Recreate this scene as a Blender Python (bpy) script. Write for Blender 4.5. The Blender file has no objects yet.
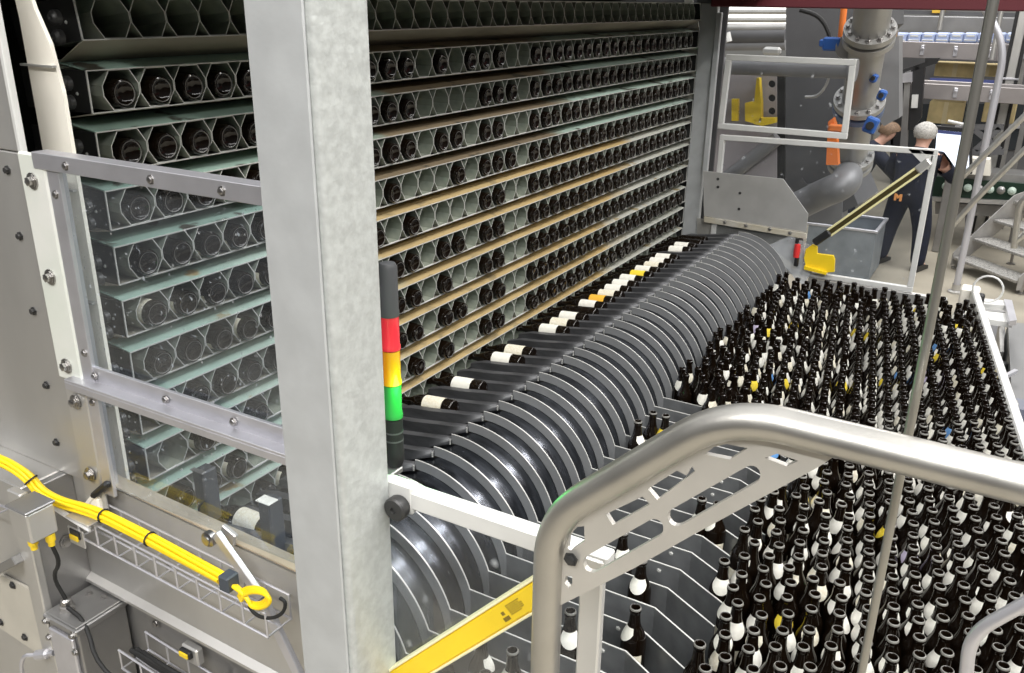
import bpy, math, random
from math import sin, cos, pi, radians
from mathutils import Vector, Matrix
random.seed(7)
S = bpy.context.scene
COL = S.collection
H = 3.0                      # camera height above the hall floor; shapes are measured from the camera's level

# ------------------------------------------------------------------ camera
F = 873.77
PIT, HEAD, ROLL = .366968, .522747, .013489
FW = Vector((cos(HEAD)*cos(PIT), sin(HEAD)*cos(PIT), -sin(PIT)))
RT = Vector((sin(HEAD), -cos(HEAD), 0))
UP = RT.cross(FW)
RT, UP = RT*cos(ROLL)+UP*sin(ROLL), UP*cos(ROLL)-RT*sin(ROLL)
cam = bpy.data.cameras.new('camera')
cam.sensor_width = 36
cam.lens = F/1024*36
cam.clip_start = .05
camo = bpy.data.objects.new('camera', cam)
COL.objects.link(camo)
M3 = Matrix((RT, UP, -FW)).transposed()
camo.matrix_world = Matrix.Translation((0, 0, H)) @ M3.to_4x4()
S.camera = camo

def ray(u, v): return FW+RT*((u-512)/F)-UP*((v-336.5)/F)
def at(u, v, X=None, Y=None, Z=None):
    d = ray(u, v)
    if X is not None: return d*(X/d.x)
    if Y is not None: return d*(Y/d.y)
    return d*(Z/d.z)
def depth(p): return Vector(p).dot(FW)
def wid(px, p): return px*depth(p)/F

# ------------------------------------------------------------------ materials
MATS = {}
def mat(name, col, rough=.5, metal=0., var=0., scale=8., rvar=0., bump=0., bscale=60., stretch=(1, 1, 1), col2=None, emit=0., coat=0., detail=6):
    if name in MATS: return MATS[name]
    m = bpy.data.materials.new(name); m.use_nodes = True
    nt = m.node_tree; b = nt.nodes['Principled BSDF']
    b.inputs['Base Color'].default_value = (*col, 1)
    b.inputs['Roughness'].default_value = rough
    b.inputs['Metallic'].default_value = metal
    if coat: b.inputs['Coat Weight'].default_value = coat
    if emit:
        b.inputs['Emission Color'].default_value = (*col, 1); b.inputs['Emission Strength'].default_value = emit
    if var or rvar or col2 or bump:
        tc = nt.nodes.new('ShaderNodeTexCoord'); mp = nt.nodes.new('ShaderNodeMapping')
        mp.inputs['Scale'].default_value = stretch
        nt.links.new(tc.outputs['Object'], mp.inputs['Vector'])
        n = nt.nodes.new('ShaderNodeTexNoise'); n.inputs['Scale'].default_value = scale; n.inputs['Detail'].default_value = detail
        nt.links.new(mp.outputs['Vector'], n.inputs['Vector'])
        if var or col2:
            r = nt.nodes.new('ShaderNodeValToRGB')
            r.color_ramp.elements[0].position = .35; r.color_ramp.elements[1].position = .65
            c2 = col2 or tuple(min(1, c*(1+var)) for c in col)
            c1 = col if col2 else tuple(c*(1-var) for c in col)
            r.color_ramp.elements[0].color = (*c1, 1); r.color_ramp.elements[1].color = (*c2, 1)
            nt.links.new(n.outputs['Fac'], r.inputs['Fac']); nt.links.new(r.outputs['Color'], b.inputs['Base Color'])
        if rvar:
            mr = nt.nodes.new('ShaderNodeMapRange')
            mr.inputs['To Min'].default_value = max(.02, rough-rvar); mr.inputs['To Max'].default_value = rough+rvar
            nt.links.new(n.outputs['Fac'], mr.inputs['Value']); nt.links.new(mr.outputs['Result'], b.inputs['Roughness'])
        if bump:
            n2 = nt.nodes.new('ShaderNodeTexNoise'); n2.inputs['Scale'].default_value = bscale
            nt.links.new(mp.outputs['Vector'], n2.inputs['Vector'])
            bp = nt.nodes.new('ShaderNodeBump'); bp.inputs['Strength'].default_value = bump; bp.inputs['Distance'].default_value = .002
            nt.links.new(n2.outputs['Fac'], bp.inputs['Height']); nt.links.new(bp.outputs['Normal'], b.inputs['Normal'])
    MATS[name] = m
    return m

def clear_mat(name, tint=(1, 1, 1), haze=.06, gloss=.08, speck=.5, sscale=90.):
    m = bpy.data.materials.new(name); m.use_nodes = True
    nt = m.node_tree; nt.nodes.clear(); N = nt.nodes.new; L = nt.links.new
    out = N('ShaderNodeOutputMaterial'); tr = N('ShaderNodeBsdfTransparent'); tr.inputs['Color'].default_value = (*tint, 1)
    gl = N('ShaderNodeBsdfGlossy'); gl.inputs['Roughness'].default_value = .05
    df = N('ShaderNodeBsdfDiffuse'); df.inputs['Color'].default_value = (.8, .83, .86, 1)
    fr = N('ShaderNodeFresnel'); fr.inputs['IOR'].default_value = 1.3
    m1 = N('ShaderNodeMixShader'); mu = N('ShaderNodeMath'); mu.operation = 'MULTIPLY'; mu.inputs[1].default_value = gloss*10
    L(fr.outputs[0], mu.inputs[0]); L(mu.outputs[0], m1.inputs[0]); L(tr.outputs[0], m1.inputs[1]); L(gl.outputs[0], m1.inputs[2])
    tc = N('ShaderNodeTexCoord')
    n1 = N('ShaderNodeTexNoise'); n1.inputs['Scale'].default_value = 5; L(tc.outputs['Object'], n1.inputs['Vector'])
    r1 = N('ShaderNodeMapRange'); r1.inputs['From Min'].default_value = .3; r1.inputs['From Max'].default_value = .75
    r1.inputs['To Min'].default_value = haze*.5; r1.inputs['To Max'].default_value = haze*1.8; L(n1.outputs['Fac'], r1.inputs['Value'])
    n2 = N('ShaderNodeTexNoise'); n2.inputs['Scale'].default_value = sscale; n2.inputs['Detail'].default_value = 1; L(tc.outputs['Object'], n2.inputs['Vector'])
    r2 = N('ShaderNodeMapRange'); r2.inputs['From Min'].default_value = .70; r2.inputs['From Max'].default_value = .78
    r2.inputs['To Min'].default_value = 0; r2.inputs['To Max'].default_value = speck; L(n2.outputs['Fac'], r2.inputs['Value'])
    ad = N('ShaderNodeMath'); ad.operation = 'ADD'; ad.use_clamp = True; L(r1.outputs[0], ad.inputs[0]); L(r2.outputs[0], ad.inputs[1])
    m2 = N('ShaderNodeMixShader'); L(ad.outputs[0], m2.inputs[0]); L(m1.outputs[0], m2.inputs[1]); L(df.outputs[0], m2.inputs[2])
    L(m2.outputs[0], out.inputs['Surface'])
    return m

def plate_mat(name, stops, patch_col):
    """painted plate whose coat changes along its length (X), broken up by patches; the dark ones paint in shadows"""
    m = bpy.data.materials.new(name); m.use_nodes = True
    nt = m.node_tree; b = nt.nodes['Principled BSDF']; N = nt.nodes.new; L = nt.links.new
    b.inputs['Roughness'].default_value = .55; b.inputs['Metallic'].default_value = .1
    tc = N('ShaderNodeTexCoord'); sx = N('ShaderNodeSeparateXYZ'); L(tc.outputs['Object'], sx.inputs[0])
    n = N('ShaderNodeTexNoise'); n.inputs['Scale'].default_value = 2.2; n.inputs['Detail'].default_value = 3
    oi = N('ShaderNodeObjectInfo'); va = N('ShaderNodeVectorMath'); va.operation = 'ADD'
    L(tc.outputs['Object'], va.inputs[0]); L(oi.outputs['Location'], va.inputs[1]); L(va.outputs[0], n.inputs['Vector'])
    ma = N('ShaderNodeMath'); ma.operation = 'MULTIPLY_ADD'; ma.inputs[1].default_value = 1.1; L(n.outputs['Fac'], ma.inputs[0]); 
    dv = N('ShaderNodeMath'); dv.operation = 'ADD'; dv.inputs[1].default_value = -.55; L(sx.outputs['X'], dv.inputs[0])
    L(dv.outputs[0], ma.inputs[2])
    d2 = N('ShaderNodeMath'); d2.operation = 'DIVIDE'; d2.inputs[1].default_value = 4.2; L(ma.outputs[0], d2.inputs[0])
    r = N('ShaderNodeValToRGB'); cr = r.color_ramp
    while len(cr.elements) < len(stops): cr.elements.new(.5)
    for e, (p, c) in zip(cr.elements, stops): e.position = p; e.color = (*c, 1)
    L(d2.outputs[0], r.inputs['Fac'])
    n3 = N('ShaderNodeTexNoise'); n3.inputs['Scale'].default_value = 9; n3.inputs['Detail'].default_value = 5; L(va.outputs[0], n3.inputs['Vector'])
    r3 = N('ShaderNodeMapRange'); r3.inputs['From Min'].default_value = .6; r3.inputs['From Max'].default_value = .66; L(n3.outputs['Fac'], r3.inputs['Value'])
    mx = N('ShaderNodeMix'); mx.data_type = 'RGBA'; L(r3.outputs[0], mx.inputs['Factor']); L(r.outputs['Color'], mx.inputs[6]); mx.inputs[7].default_value = (*patch_col, 1)
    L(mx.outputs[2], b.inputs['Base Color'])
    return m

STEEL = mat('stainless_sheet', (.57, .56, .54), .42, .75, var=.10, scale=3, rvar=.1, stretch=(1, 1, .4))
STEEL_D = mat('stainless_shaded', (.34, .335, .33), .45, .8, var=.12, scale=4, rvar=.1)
STEEL_B = mat('brushed_pipe', (.56, .55, .52), .34, .9, var=.06, scale=20, rvar=.06, stretch=(8, 1, 1))
GALV = mat('galvanised', (.50, .515, .52), .5, .35, var=.05, scale=16, rvar=.08, bump=.12, bscale=120, detail=3)
GALV_R = mat('galvanised_spangle', (.50, .52, .505), .52, .35, var=.09, scale=70, rvar=.12, bump=.45, bscale=110, detail=8)
WHITE = mat('white_coat', (.66, .66, .64), .4, .15, var=.04, scale=10)
ALU = mat('aluminium_angle', (.60, .595, .63), .38, .75, var=.06, scale=12)
CREAM = mat('cream_paint', (.84, .80, .71), .5, .1, var=.1, scale=7, stretch=(1, 1, .5))
BLACK = mat('black_plastic', (.016, .016, .017), .45)
RUBBER = mat('black_rubber', (.012, .012, .012), .7)
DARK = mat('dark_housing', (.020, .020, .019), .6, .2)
DGREY = mat('dark_grey_paint', (.12, .12, .125), .5, .3, var=.12, scale=2)
MGREY = mat('mid_grey_paint', (.26, .26, .265), .5, .35, var=.1, scale=3)
YELLOW = mat('yellow_paint', (.85, .60, .02), .4, var=.05, scale=12)
YEL_C = mat('yellow_cable_jacket', (.90, .63, .01), .4)
WCAB = mat('white_cable_jacket', (.75, .75, .76), .4)
BOLT = mat('bolt_steel', (.36, .35, .34), .3, .95)
DBOLT = mat('dark_bolt', (.06, .06, .06), .45, .6)
SLIDE = mat('polished_slide', (.125, .132, .15), .25, 1., var=.35, scale=40, rvar=.08, stretch=(1, .3, .3))
BLADE = mat('blade_sheet', (.245, .25, .255), .5, .2, var=.08, scale=6)
EDGE = mat('bright_edge', (.66, .66, .63), .4, .4)  # pale colour paints in the light that thin sheet edges catch
GUIDE = mat('guide_sheet', (.36, .37, .38), .38, .75, var=.2, scale=9, rvar=.1)
FINGER = mat('finger_steel', (.075, .076, .08), .42, .35, var=.4, scale=26, rvar=.12, stretch=(1, .25, 1))
POCKET = mat('pocket_sheet', (.19, .215, .18), .42, .1, col2=(.30, .32, .26), scale=14)
GLASS = mat('brown_bottle_glass', (.006, .0035, .002), .07)
GLASS.node_tree.nodes['Principled BSDF'].inputs['Specular IOR Level'].default_value = .42
LBL_W = mat('white_label_paper', (.86, .84, .76), .6, var=.05, scale=60)
LBL_C = mat('cream_label_paper', (.74, .68, .52), .6, col2=(.86, .82, .70), scale=120)
LBL_Y = mat('yellow_label_paper', (.90, .68, .05), .6)
LBL_O = mat('orange_label_paper', (.88, .48, .05), .6)
LBL_B = mat('blue_label_paper', (.12, .30, .62), .6)
LBL_L = mat('lilac_label_paper', (.50, .44, .58), .6)
CONC = mat('concrete_floor', (.29, .262, .208), .65, var=.18, scale=1.4, rvar=.15, bump=.1, bscale=12, detail=8)
MAROON = mat('maroon_paint', (.11, .015, .022), .5)
BLUE = mat('blue_paint', (.03, .12, .42), .4)
ORANGE = mat('orange_paint', (.85, .22, .04), .5)
NAVY = mat('navy_workwear', (.006, .0085, .022), .85, var=.25, scale=18, bump=.4, bscale=30)
SKIN = mat('skin', (.62, .36, .27), .5)
HAIR_G = mat('grey_hair', (.30, .29, .27), .7, col2=(.55, .53, .50), scale=70, bump=.8, bscale=120)
HAIR_B = mat('brown_hair', (.16, .10, .06), .7, var=.3, scale=60)
PANE = clear_mat('dusty_acrylic', (.90, .93, .96), .016, .015, .32)
PANE2 = clear_mat('clear_acrylic', (.93, .94, .95), .010, .03, .22, 25.)
CARTON = mat('carton', (.62, .50, .26), .7, var=.15, scale=5)
PLATE_A = plate_mat('worn_green_plate', [(0, (.33, .47, .40)), (.22, (.36, .50, .43)), (.25, (.27, .21, .13)), (.52, (.22, .17, .11)), (.56, (.40, .53, .46)), (1, (.46, .56, .50))], (.07, .065, .05))  # near-black patches put a shadow pattern into the green coat
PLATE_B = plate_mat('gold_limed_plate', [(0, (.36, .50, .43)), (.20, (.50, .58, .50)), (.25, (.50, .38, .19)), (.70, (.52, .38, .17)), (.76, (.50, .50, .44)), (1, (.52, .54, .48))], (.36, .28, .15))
PLATE_U = mat('grimy_underside', (.26, .24, .19), .6, .1, col2=(.38, .35, .28), scale=5, stretch=(.5, 1, 1))

# ------------------------------------------------------------------ mesh building
class MB:
    def __init__(s): s.v = []; s.f = []; s.m = []
    def add(s, vs, fs, mi=0):
        o = len(s.v); s.v += [Vector(p) for p in vs]; s.f += [tuple(i+o for i in f) for f in fs]; s.m += [mi]*len(fs)
        return s
    def box(s, c, size, ch=.0, ax=None, mi=0):
        """chamfered box, centre c, full size, optional axes"""
        c = Vector(c); hx, hy, hz = (a/2 for a in size)
        ch = min(ch, hx*.9, hy*.9, hz*.9)
        ax = ax or (Vector((1, 0, 0)), Vector((0, 1, 0)), Vector((0, 0, 1)))
        P = lambda x, y, z: c+ax[0]*x+ax[1]*y+ax[2]*z
        if ch <= 0:
            vs = [P(x, y, z) for x in (-hx, hx) for y in (-hy, hy) for z in (-hz, hz)]
            return s.add(vs, [(0, 1, 3, 2), (4, 6, 7, 5), (0, 4, 5, 1), (2, 3, 7, 6), (0, 2, 6, 4), (1, 5, 7, 3)], mi)
        vs = []; idx = {}
        for sx in (-1, 1):
            for sy in (-1, 1):
                for sz in (-1, 1):
                    for k in range(3):
                        d = [hx-ch, hy-ch, hz-ch]; d[k] += ch
                        idx[sx, sy, sz, k] = len(vs); vs.append(P(sx*d[0], sy*d[1], sz*d[2]))
        fs = []
        for k in range(3):
            a, b = [(1, 2), (2, 0), (0, 1)][k]
            for sg in (-1, 1):
                q = []
                for (p, r) in ((-1, -1), (1, -1), (1, 1), (-1, 1)):
                    t = [0, 0, 0]; t[k] = sg; t[a] = p; t[b] = r; q.append(idx[(*t, k)])
                fs.append(tuple(q if sg > 0 else q[::-1]))
        for k in range(3):
            a, b = [(1, 2), (2, 0), (0, 1)][k]
            for p in (-1, 1):
                for r in (-1, 1):
                    t0 = [0, 0, 0]; t1 = [0, 0, 0]; t0[k] = -1; t1[k] = 1
                    for t in (t0, t1): t[a] = p; t[b] = r
                    q = [idx[(*t0, a)], idx[(*t1, a)], idx[(*t1, b)], idx[(*t0, b)]]
                    fs.append(tuple(q if p*r < 0 else q[::-1]))
        for sx in (-1, 1):
            for sy in (-1, 1):
                for sz in (-1, 1):
                    q = [idx[sx, sy, sz, 0], idx[sx, sy, sz, 1], idx[sx, sy, sz, 2]]
                    fs.append(tuple(q if sx*sy*sz > 0 else q[::-1]))
        return s.add(vs, fs, mi)
    def bx(s, x0, x1, y0, y1, z0, z1, ch=.002, mi=0):
        return s.box(((x0+x1)/2, (y0+y1)/2, (z0+z1)/2), (abs(x1-x0), abs(y1-y0), abs(z1-z0)), ch, None, mi)
    def bar(s, a, b, w, t, side=(1, 0, 0), ch=.002, mi=0):
        """straight bar a-b; t thick along 'side', w across"""
        a = Vector(a); b = Vector(b); d = (b-a); l = d.length; d.normalize()
        sd = Vector(side); sd = (sd-d*sd.dot(d)).normalized(); n = d.cross(sd)
        return s.box((a+b)/2, (l, t, w), ch, (d, sd, n), mi)
    def tube(s, pts, r, n=10, mi=0, cap=True, closed=False):
        pts = [Vector(p) for p in pts]; N = len(pts); rr = r if isinstance(r, (list, tuple)) else [r]*N
        T = []
        for i in range(N):
            a = pts[(i-1) % N] if closed or i else pts[0]; b = pts[(i+1) % N] if closed or i < N-1 else pts[-1]
            t = b-a; T.append(t.normalized() if t.length > 1e-9 else Vector((0, 0, 1)))
        u = T[0].orthogonal().normalized(); vs = []
        for i in range(N):
            if i:
                q = T[i-1].rotation_difference(T[i]); u = q @ u
            u = (u-T[i]*u.dot(T[i])).normalized(); w = T[i].cross(u)
            vs += [pts[i]+(u*cos(2*pi*k/n)+w*sin(2*pi*k/n))*rr[i] for k in range(n)]
        fs = []
        for i in range(N if closed else N-1):
            j = (i+1) % N
            fs += [(i*n+k, i*n+(k+1) % n, j*n+(k+1) % n, j*n+k) for k in range(n)]
        if cap and not closed: fs += [tuple(range(n))[::-1], tuple((N-1)*n+k for k in range(n))]
        return s.add(vs, fs, mi)
    def lathe(s, prof, n=20, o=(0, 0, 0), ax=(0, 0, 1), mi=0):
        o = Vector(o); ax = Vector(ax).normalized(); u = ax.orthogonal().normalized(); w = ax.cross(u); vs = []; fs = []
        for r, z in prof: vs += [o+ax*z+(u*cos(2*pi*k/n)+w*sin(2*pi*k/n))*max(r, 1e-5) for k in range(n)]
        for i in range(len(prof)-1): fs += [(i*n+k, i*n+(k+1) % n, (i+1)*n+(k+1) % n, (i+1)*n+k) for k in range(n)]
        return s.add(vs, fs, mi)
    def prism(s, poly, off, mi=0, cap=True):
        """polygon (3-D points, planar) pushed along off"""
        p = [Vector(q) for q in poly]; off = Vector(off); n = len(p)
        fs = [(i, (i+1) % n, n+(i+1) % n, n+i) for i in range(n)]
        if cap: fs += [tuple(range(n))[::-1], tuple(range(n, 2*n))]
        return s.add(p+[q+off for q in p], fs, mi)
    def bolt(s, c, ax, r=.009, h=.007, mi=0):
        return s.lathe([(r*1.5, 0), (r*1.5, h*.25), (r, h*.3), (r, h*.9), (r*.8, h), (0, h)], 6, c, ax, mi)
    def mesh(s, name, mats, smooth=35):
        me = bpy.data.meshes.new(name)
        me.from_pydata([tuple(p) for p in s.v], [], s.f)
        for m in (mats if isinstance(mats, (list, tuple)) else [mats]): me.materials.append(m)
        me.polygons.foreach_set('material_index', s.m)
        if smooth:
            me.polygons.foreach_set('use_smooth', [True]*len(s.f))
            me.update(); me.set_sharp_from_angle(angle=radians(smooth))
        me.update()
        return me

def tag(o, label=None, cat=None, group=None, kind=None):
    if label: o['label'] = label
    if cat: o['category'] = cat
    if group: o['group'] = group
    if kind: o['kind'] = kind
    return o
def wl(o):
    v = Vector((0, 0, 0))
    while o: v += o.location; o = o.parent
    return v
def fixn(o):
    import bmesh
    bm = bmesh.new(); bm.from_mesh(o); bmesh.ops.recalc_face_normals(bm, faces=bm.faces); bm.to_mesh(o); bm.free()
def obj(name, mb, m, parent=None, base=None, smooth=35, fix=True):
    """link a builder's shape as ONE object; shapes are in camera-level coordinates"""
    if parent is not None: org = wl(parent)
    else:
        lo = [min(p[i] for p in mb.v) for i in range(3)]; hi = [max(p[i] for p in mb.v) for i in range(3)]
        org = Vector(base)+Vector((0, 0, H)) if base is not None else Vector(((lo[0]+hi[0])/2, (lo[1]+hi[1])/2, lo[2]+H))
    sh = Vector((0, 0, H))-org
    mb.v = [p+sh for p in mb.v]
    me = mb.mesh(name, m, smooth)
    if fix: fixn(me)
    o = bpy.data.objects.new(name, me); COL.objects.link(o)
    if parent is not None: o.parent = parent
    else: o.location = org
    return o
def thing(name, loc, label, cat, group=None):
    o = bpy.data.objects.new(name, None); o.empty_display_size = .05
    o.location = Vector(loc)+Vector((0, 0, H)); COL.objects.link(o)
    return tag(o, label, cat, group)
def single(name, mb, m, label, cat, group=None, **k): return tag(obj(name, mb, m, **k), label, cat, group)
def smoothpath(pts, it=2):
    pts = [Vector(p) for p in pts]
    for _ in range(it):
        q = [pts[0]]
        for a, b in zip(pts, pts[1:]): q += [a*.75+b*.25, a*.25+b*.75]
        q.append(pts[-1]); pts = q
    return pts
def fillet(pts, r, n=6):
    """polyline with rounded corners"""
    pts = [Vector(p) for p in pts]; out = [pts[0]]
    for i in range(1, len(pts)-1):
        a = (pts[i-1]-pts[i]); b = (pts[i+1]-pts[i]); ra = min(r, a.length*.49, b.length*.49)
        p0 = pts[i]+a.normalized()*ra; p2 = pts[i]+b.normalized()*ra
        for k in range(n+1):
            t = k/n; out.append(p0*(1-t)**2+pts[i]*2*t*(1-t)+p2*t*t)
    out.append(pts[-1]); return out
def holed(outline, holes, o, ux, uy, th):
    """flat plate with cut-outs, returned as MB; 2-D points laid out from o along ux, uy"""
    cu = bpy.data.curves.new('tmp', 'CURVE'); cu.dimensions = '2D'; cu.fill_mode = 'BOTH'; cu.extrude = th/2
    for poly in [outline]+holes:
        sp = cu.splines.new('POLY'); sp.points.add(len(poly)-1); sp.use_cyclic_u = True
        for p, q in zip(sp.points, poly): p.co = (q[0], q[1], 0, 1)
    ob = bpy.data.objects.new('tmp', cu); COL.objects.link(ob)
    dg = bpy.context.evaluated_depsgraph_get(); me = bpy.data.meshes.new_from_object(ob.evaluated_get(dg))
    ux = Vector(ux).normalized(); uy = Vector(uy).normalized(); n = ux.cross(uy); o = Vector(o)
    mb = MB(); mb.add([o+ux*v.co.x+uy*v.co.y+n*v.co.z for v in me.vertices], [tuple(p.vertices) for p in me.polygons])
    bpy.data.objects.remove(ob); bpy.data.curves.remove(cu); bpy.data.meshes.remove(me)
    return mb
def slot(a, b, w, n=6):
    """stadium outline from a to b"""
    a = Vector(a).to_2d() if len(a) > 2 else Vector(a); b = Vector(b); d = (b-a).normalized(); ang = math.atan2(d.y, d.x); out = []
    for k in range(n+1): t = ang+pi/2+pi*k/n; out.append((a.x+cos(t)*w/2, a.y+sin(t)*w/2))
    for k in range(n+1): t = ang-pi/2+pi*k/n; out.append((b.x+cos(t)*w/2, b.y+sin(t)*w/2))
    return out

# ================================================================== bottle carriers (the wall of pockets)
FY = 1.84; X0 = 1.275; X1 = 5.41; PITCH = .1; NC = 40; XC = 1.31
PH = .0465
def octagon(hw, hh): return [(-hw*.56, hh), (-hw, hh*.26), (-hw, -hh*.26), (-hw*.56, -hh), (hw*.56, -hh), (hw, -hh*.26), (hw, hh*.26), (hw*.56, hh)]
def pocket_mesh():
    mb = MB(); o = octagon(.0495, .0455); i = octagon(.0472, .0432); D = .23
    vs = [(x, 0, z) for x, z in o]+[(x, 0, z) for x, z in i]+[(x, D, z) for x, z in i]+[(x, .004, z) for x, z in o]+[(x, D, z) for x, z in o]
    mb.add(vs, [(k, (k+1) % 8, 8+(k+1) % 8, 8+k) for k in range(8)], 1)
    fs = []
    for k in range(8):
        j = (k+1) % 8; fs += [(8+k, 8+j, 16+j, 16+k), (24+k, 32+k, 32+j, 24+j), (k, 24+k, 24+j, j)]
    mb.add(vs, fs, 0); mb.add([vs[16+k] for k in range(8)], [tuple(range(8))], 2)  # near-black back cap paints in the dark depth of the pocket
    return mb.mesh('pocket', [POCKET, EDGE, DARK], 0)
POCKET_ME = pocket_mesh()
def zrow(k): return -.158-.1355*(k-1)-PH      # centre height of row k
ROWNAME = {0: 'topmost, under the shading roof', 1: 'second from the top, black pockets', 2: 'third from the top', 3: 'fourth from the top', 4: 'fifth from the top', 5: 'sixth from the top, the middle one', 6: 'fifth from the bottom',
           7: 'fourth from the bottom', 8: 'third from the bottom', 9: 'second from the bottom', 10: 'lowest, behind the lying bottles'}
def carrier(k):
    zc = zrow(k)+(.022 if k == 0 else 0)
    t = thing('bottle_carrier', (X0, FY, zc), f'long steel carrier of eight-sided bottle pockets, {ROWNAME[k]}', 'bottle carrier', 'bottle carriers of the washer')
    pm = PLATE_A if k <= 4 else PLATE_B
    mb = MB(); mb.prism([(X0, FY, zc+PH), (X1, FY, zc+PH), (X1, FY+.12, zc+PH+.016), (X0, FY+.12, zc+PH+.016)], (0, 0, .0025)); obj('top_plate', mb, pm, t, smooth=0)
    mb = MB(); mb.prism([(X0, FY, zc-PH), (X1, FY, zc-PH), (X1, FY+.12, zc-PH-(.043 if k == 0 else .019)), (X0, FY+.12, zc-PH-(.043 if k == 0 else .019))], (0, 0, -.0025)); obj('bottom_plate', mb, PLATE_U, t, smooth=0)
    for z in (PH, -PH):
        mb = MB(); mb.bx(X0, X1, FY-.003, FY+.002, zc+z-.0013, zc+z+.0013, 0); obj('front_lip', mb, EDGE, t, smooth=0)
    for x, d in ((X0, 1), (X1, -1)):
        mb = MB(); mb.bx(x, x+.003*d, FY+.002, FY+.24, zc-PH, zc+PH, 0); mb.bx(x, x+.0035*d, FY-.001, FY+.002, zc-PH, zc+PH, 0, 1)
        mb.bolt((x-.001*d, FY+.04, zc-.005), (-d, 0, 0), .003, .003, 1); obj('end_plate', mb, [DARK, EDGE], t, smooth=0)
    for i in range(NC):
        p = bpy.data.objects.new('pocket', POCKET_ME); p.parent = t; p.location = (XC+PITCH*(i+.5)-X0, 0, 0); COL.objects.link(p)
    if k == 0: t.rotation_euler.x = radians(-7)
    return t
for k in range(11): carrier(k)

# ================================================================== bottles
BODY = [(0, .006), (.022, .003), (.027, 0), (.031, .0012), (.0333, .006), (.0335, .012), (.0335, .128), (.0330, .138), (.0308, .148), (.0270, .158), (.0222, .168), (.0182, .178), (.0156, .189), (.0142, .203),
        (.0135, .216), (.0134, .220), (.0150, .2215), (.0157, .225), (.0157, .230), (.0150, .2335), (.0138, .2352), (.0125, .2355), (.0112, .2345), (.0103, .2315), (.0098, .220), (.0100, .19)]
def radius(z):
    for (r0, z0), (r1, z1) in zip(BODY[2:20], BODY[3:21]):
        if z0 <= z <= z1 and z1 > z0: return r0+(r1-r0)*(z-z0)/(z1-z0)
    return .0335
def wrap(z0, z1, half, mi=0, n=10, rows=5, dip=.0, off=.0006, mb=None, o=None):
    """paper label wrapped on the bottle between heights z0..z1 and +-half radians; dip lifts the lower edge at its ends"""
    mb = mb or MB(); vs = []
    for i in range(n+1):
        a = -half+2*half*i/n; lo = z0+dip*(i/n*2-1)**2
        for j in range(rows+1):
            z = lo+(z1-lo)*j/rows; r = radius(z)+off; vs.append((cos(a)*r, sin(a)*r, z))
    R = rows+1
    return mb.add(vs, [(i*R+j, (i+1)*R+j, (i+1)*R+j+1, i*R+j+1) for i in range(n) for j in range(rows)], mi)
LIP = mat('lip_sheen', (.17, .165, .15), .3)  # pale rim colour stands in for the ceiling's reflection on the glass
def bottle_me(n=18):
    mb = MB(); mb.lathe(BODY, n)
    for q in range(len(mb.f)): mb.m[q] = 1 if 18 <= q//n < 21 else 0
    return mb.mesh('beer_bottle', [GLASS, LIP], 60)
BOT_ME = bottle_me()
NECK = {}
for nm, m in dict(white=LBL_W, yellow=LBL_Y, blue=LBL_B, lilac=LBL_L, orange=LBL_O, cream=LBL_C).items(): NECK[nm] = wrap(.138, .180, 1.2, n=14, rows=8, dip=.026).mesh('neck_label', m, 60)
BODY_LBL = wrap(.035, .105, 1.0, rows=2).mesh('body_label', LBL_C, 60)
TZ = -1.6855
TILT = radians(8.68)
d1 = Vector((cos(TILT), sin(TILT))); d2 = Vector((-sin(TILT), cos(TILT)))
RAIL0 = Vector((5.213, .080))                       # a point on the inner edge of the white side rail
def rail_y(x): return RAIL0.y+(x-RAIL0.x)*math.tan(TILT)
SP = .0685
def edge_y(x): return (.475+.02*sin(x*9)-.07*max(0, 2.35-x) if x < 2.9 else (.47+(x-2.9)*1.4 if x < 3.3 else 1.05))
def settle():
    """loosely packed crowd: jittered lattice pushed apart until no two bottles touch"""
    P = []
    for j in range(0, 26):
        for i in range(-75, 10):
            q = RAIL0+d2*(.04+j*SP*.872)+d1*(i*SP*1.005+(j % 2)*SP*.5)+Vector((random.gauss(0, .019), random.gauss(0, .019)))
            if 1.35 < q.x < 4.99+random.uniform(-.05, .05) and q.y < edge_y(q.x)+.01 and (q-Vector((3.07, .33))).length > .05 and (q-Vector((3.85, .47))).length > .045: P.append(q)
    for it in range(130):
        g = {}
        for k, q in enumerate(P): g.setdefault((int(q.x/.07), int(q.y/.07)), []).append(k)
        for k, q in enumerate(P):
            cx, cy = int(q.x/.07), int(q.y/.07)
            for ax in (-1, 0, 1):
                for ay in (-1, 0, 1):
                    for m in g.get((cx+ax, cy+ay), ()):
                        if m > k:
                            d = P[m]-q; l = d.length
                            if l < .0684:
                                e_ = d*((.0684-l)*.5/max(l, 1e-4)); P[m] += e_; P[k] -= e_
            q = P[k]
            lo = rail_y(q.x)+.037
            if q.y < lo: q.y = lo
            if q.x > 5.06: q.x = 5.06
        if q.x < 3.33:                                       # keep clear of the thin table guides
            f_ = (q.x-.015) % .1; n0 = q.x-f_
            for gx in (n0, n0+.1):
                for (ax_, ay_, bx_, by_) in ((gx, 1.12, gx-.005, .637), (gx-.005, .637, gx-.095, .472), (gx+.095, .637, gx+.005, .472)):
                    a_ = Vector((ax_, ay_)); e2_ = Vector((bx_, by_))-a_; u_ = max(0, min(1, (q-a_).dot(e2_)/e2_.length_squared)); d = q-(a_+e2_*u_)
                    if d.length < .0385: P[k] = q+d*((.0385-d.length)/max(d.length, 1e-4))
    out = []
    for q in P:
        if all((q.x-a)**2+(q.y-b)**2 > .0672**2 for a, b in out): out.append((q.x, q.y))
    return out
SP = .0685
spots = settle()
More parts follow.
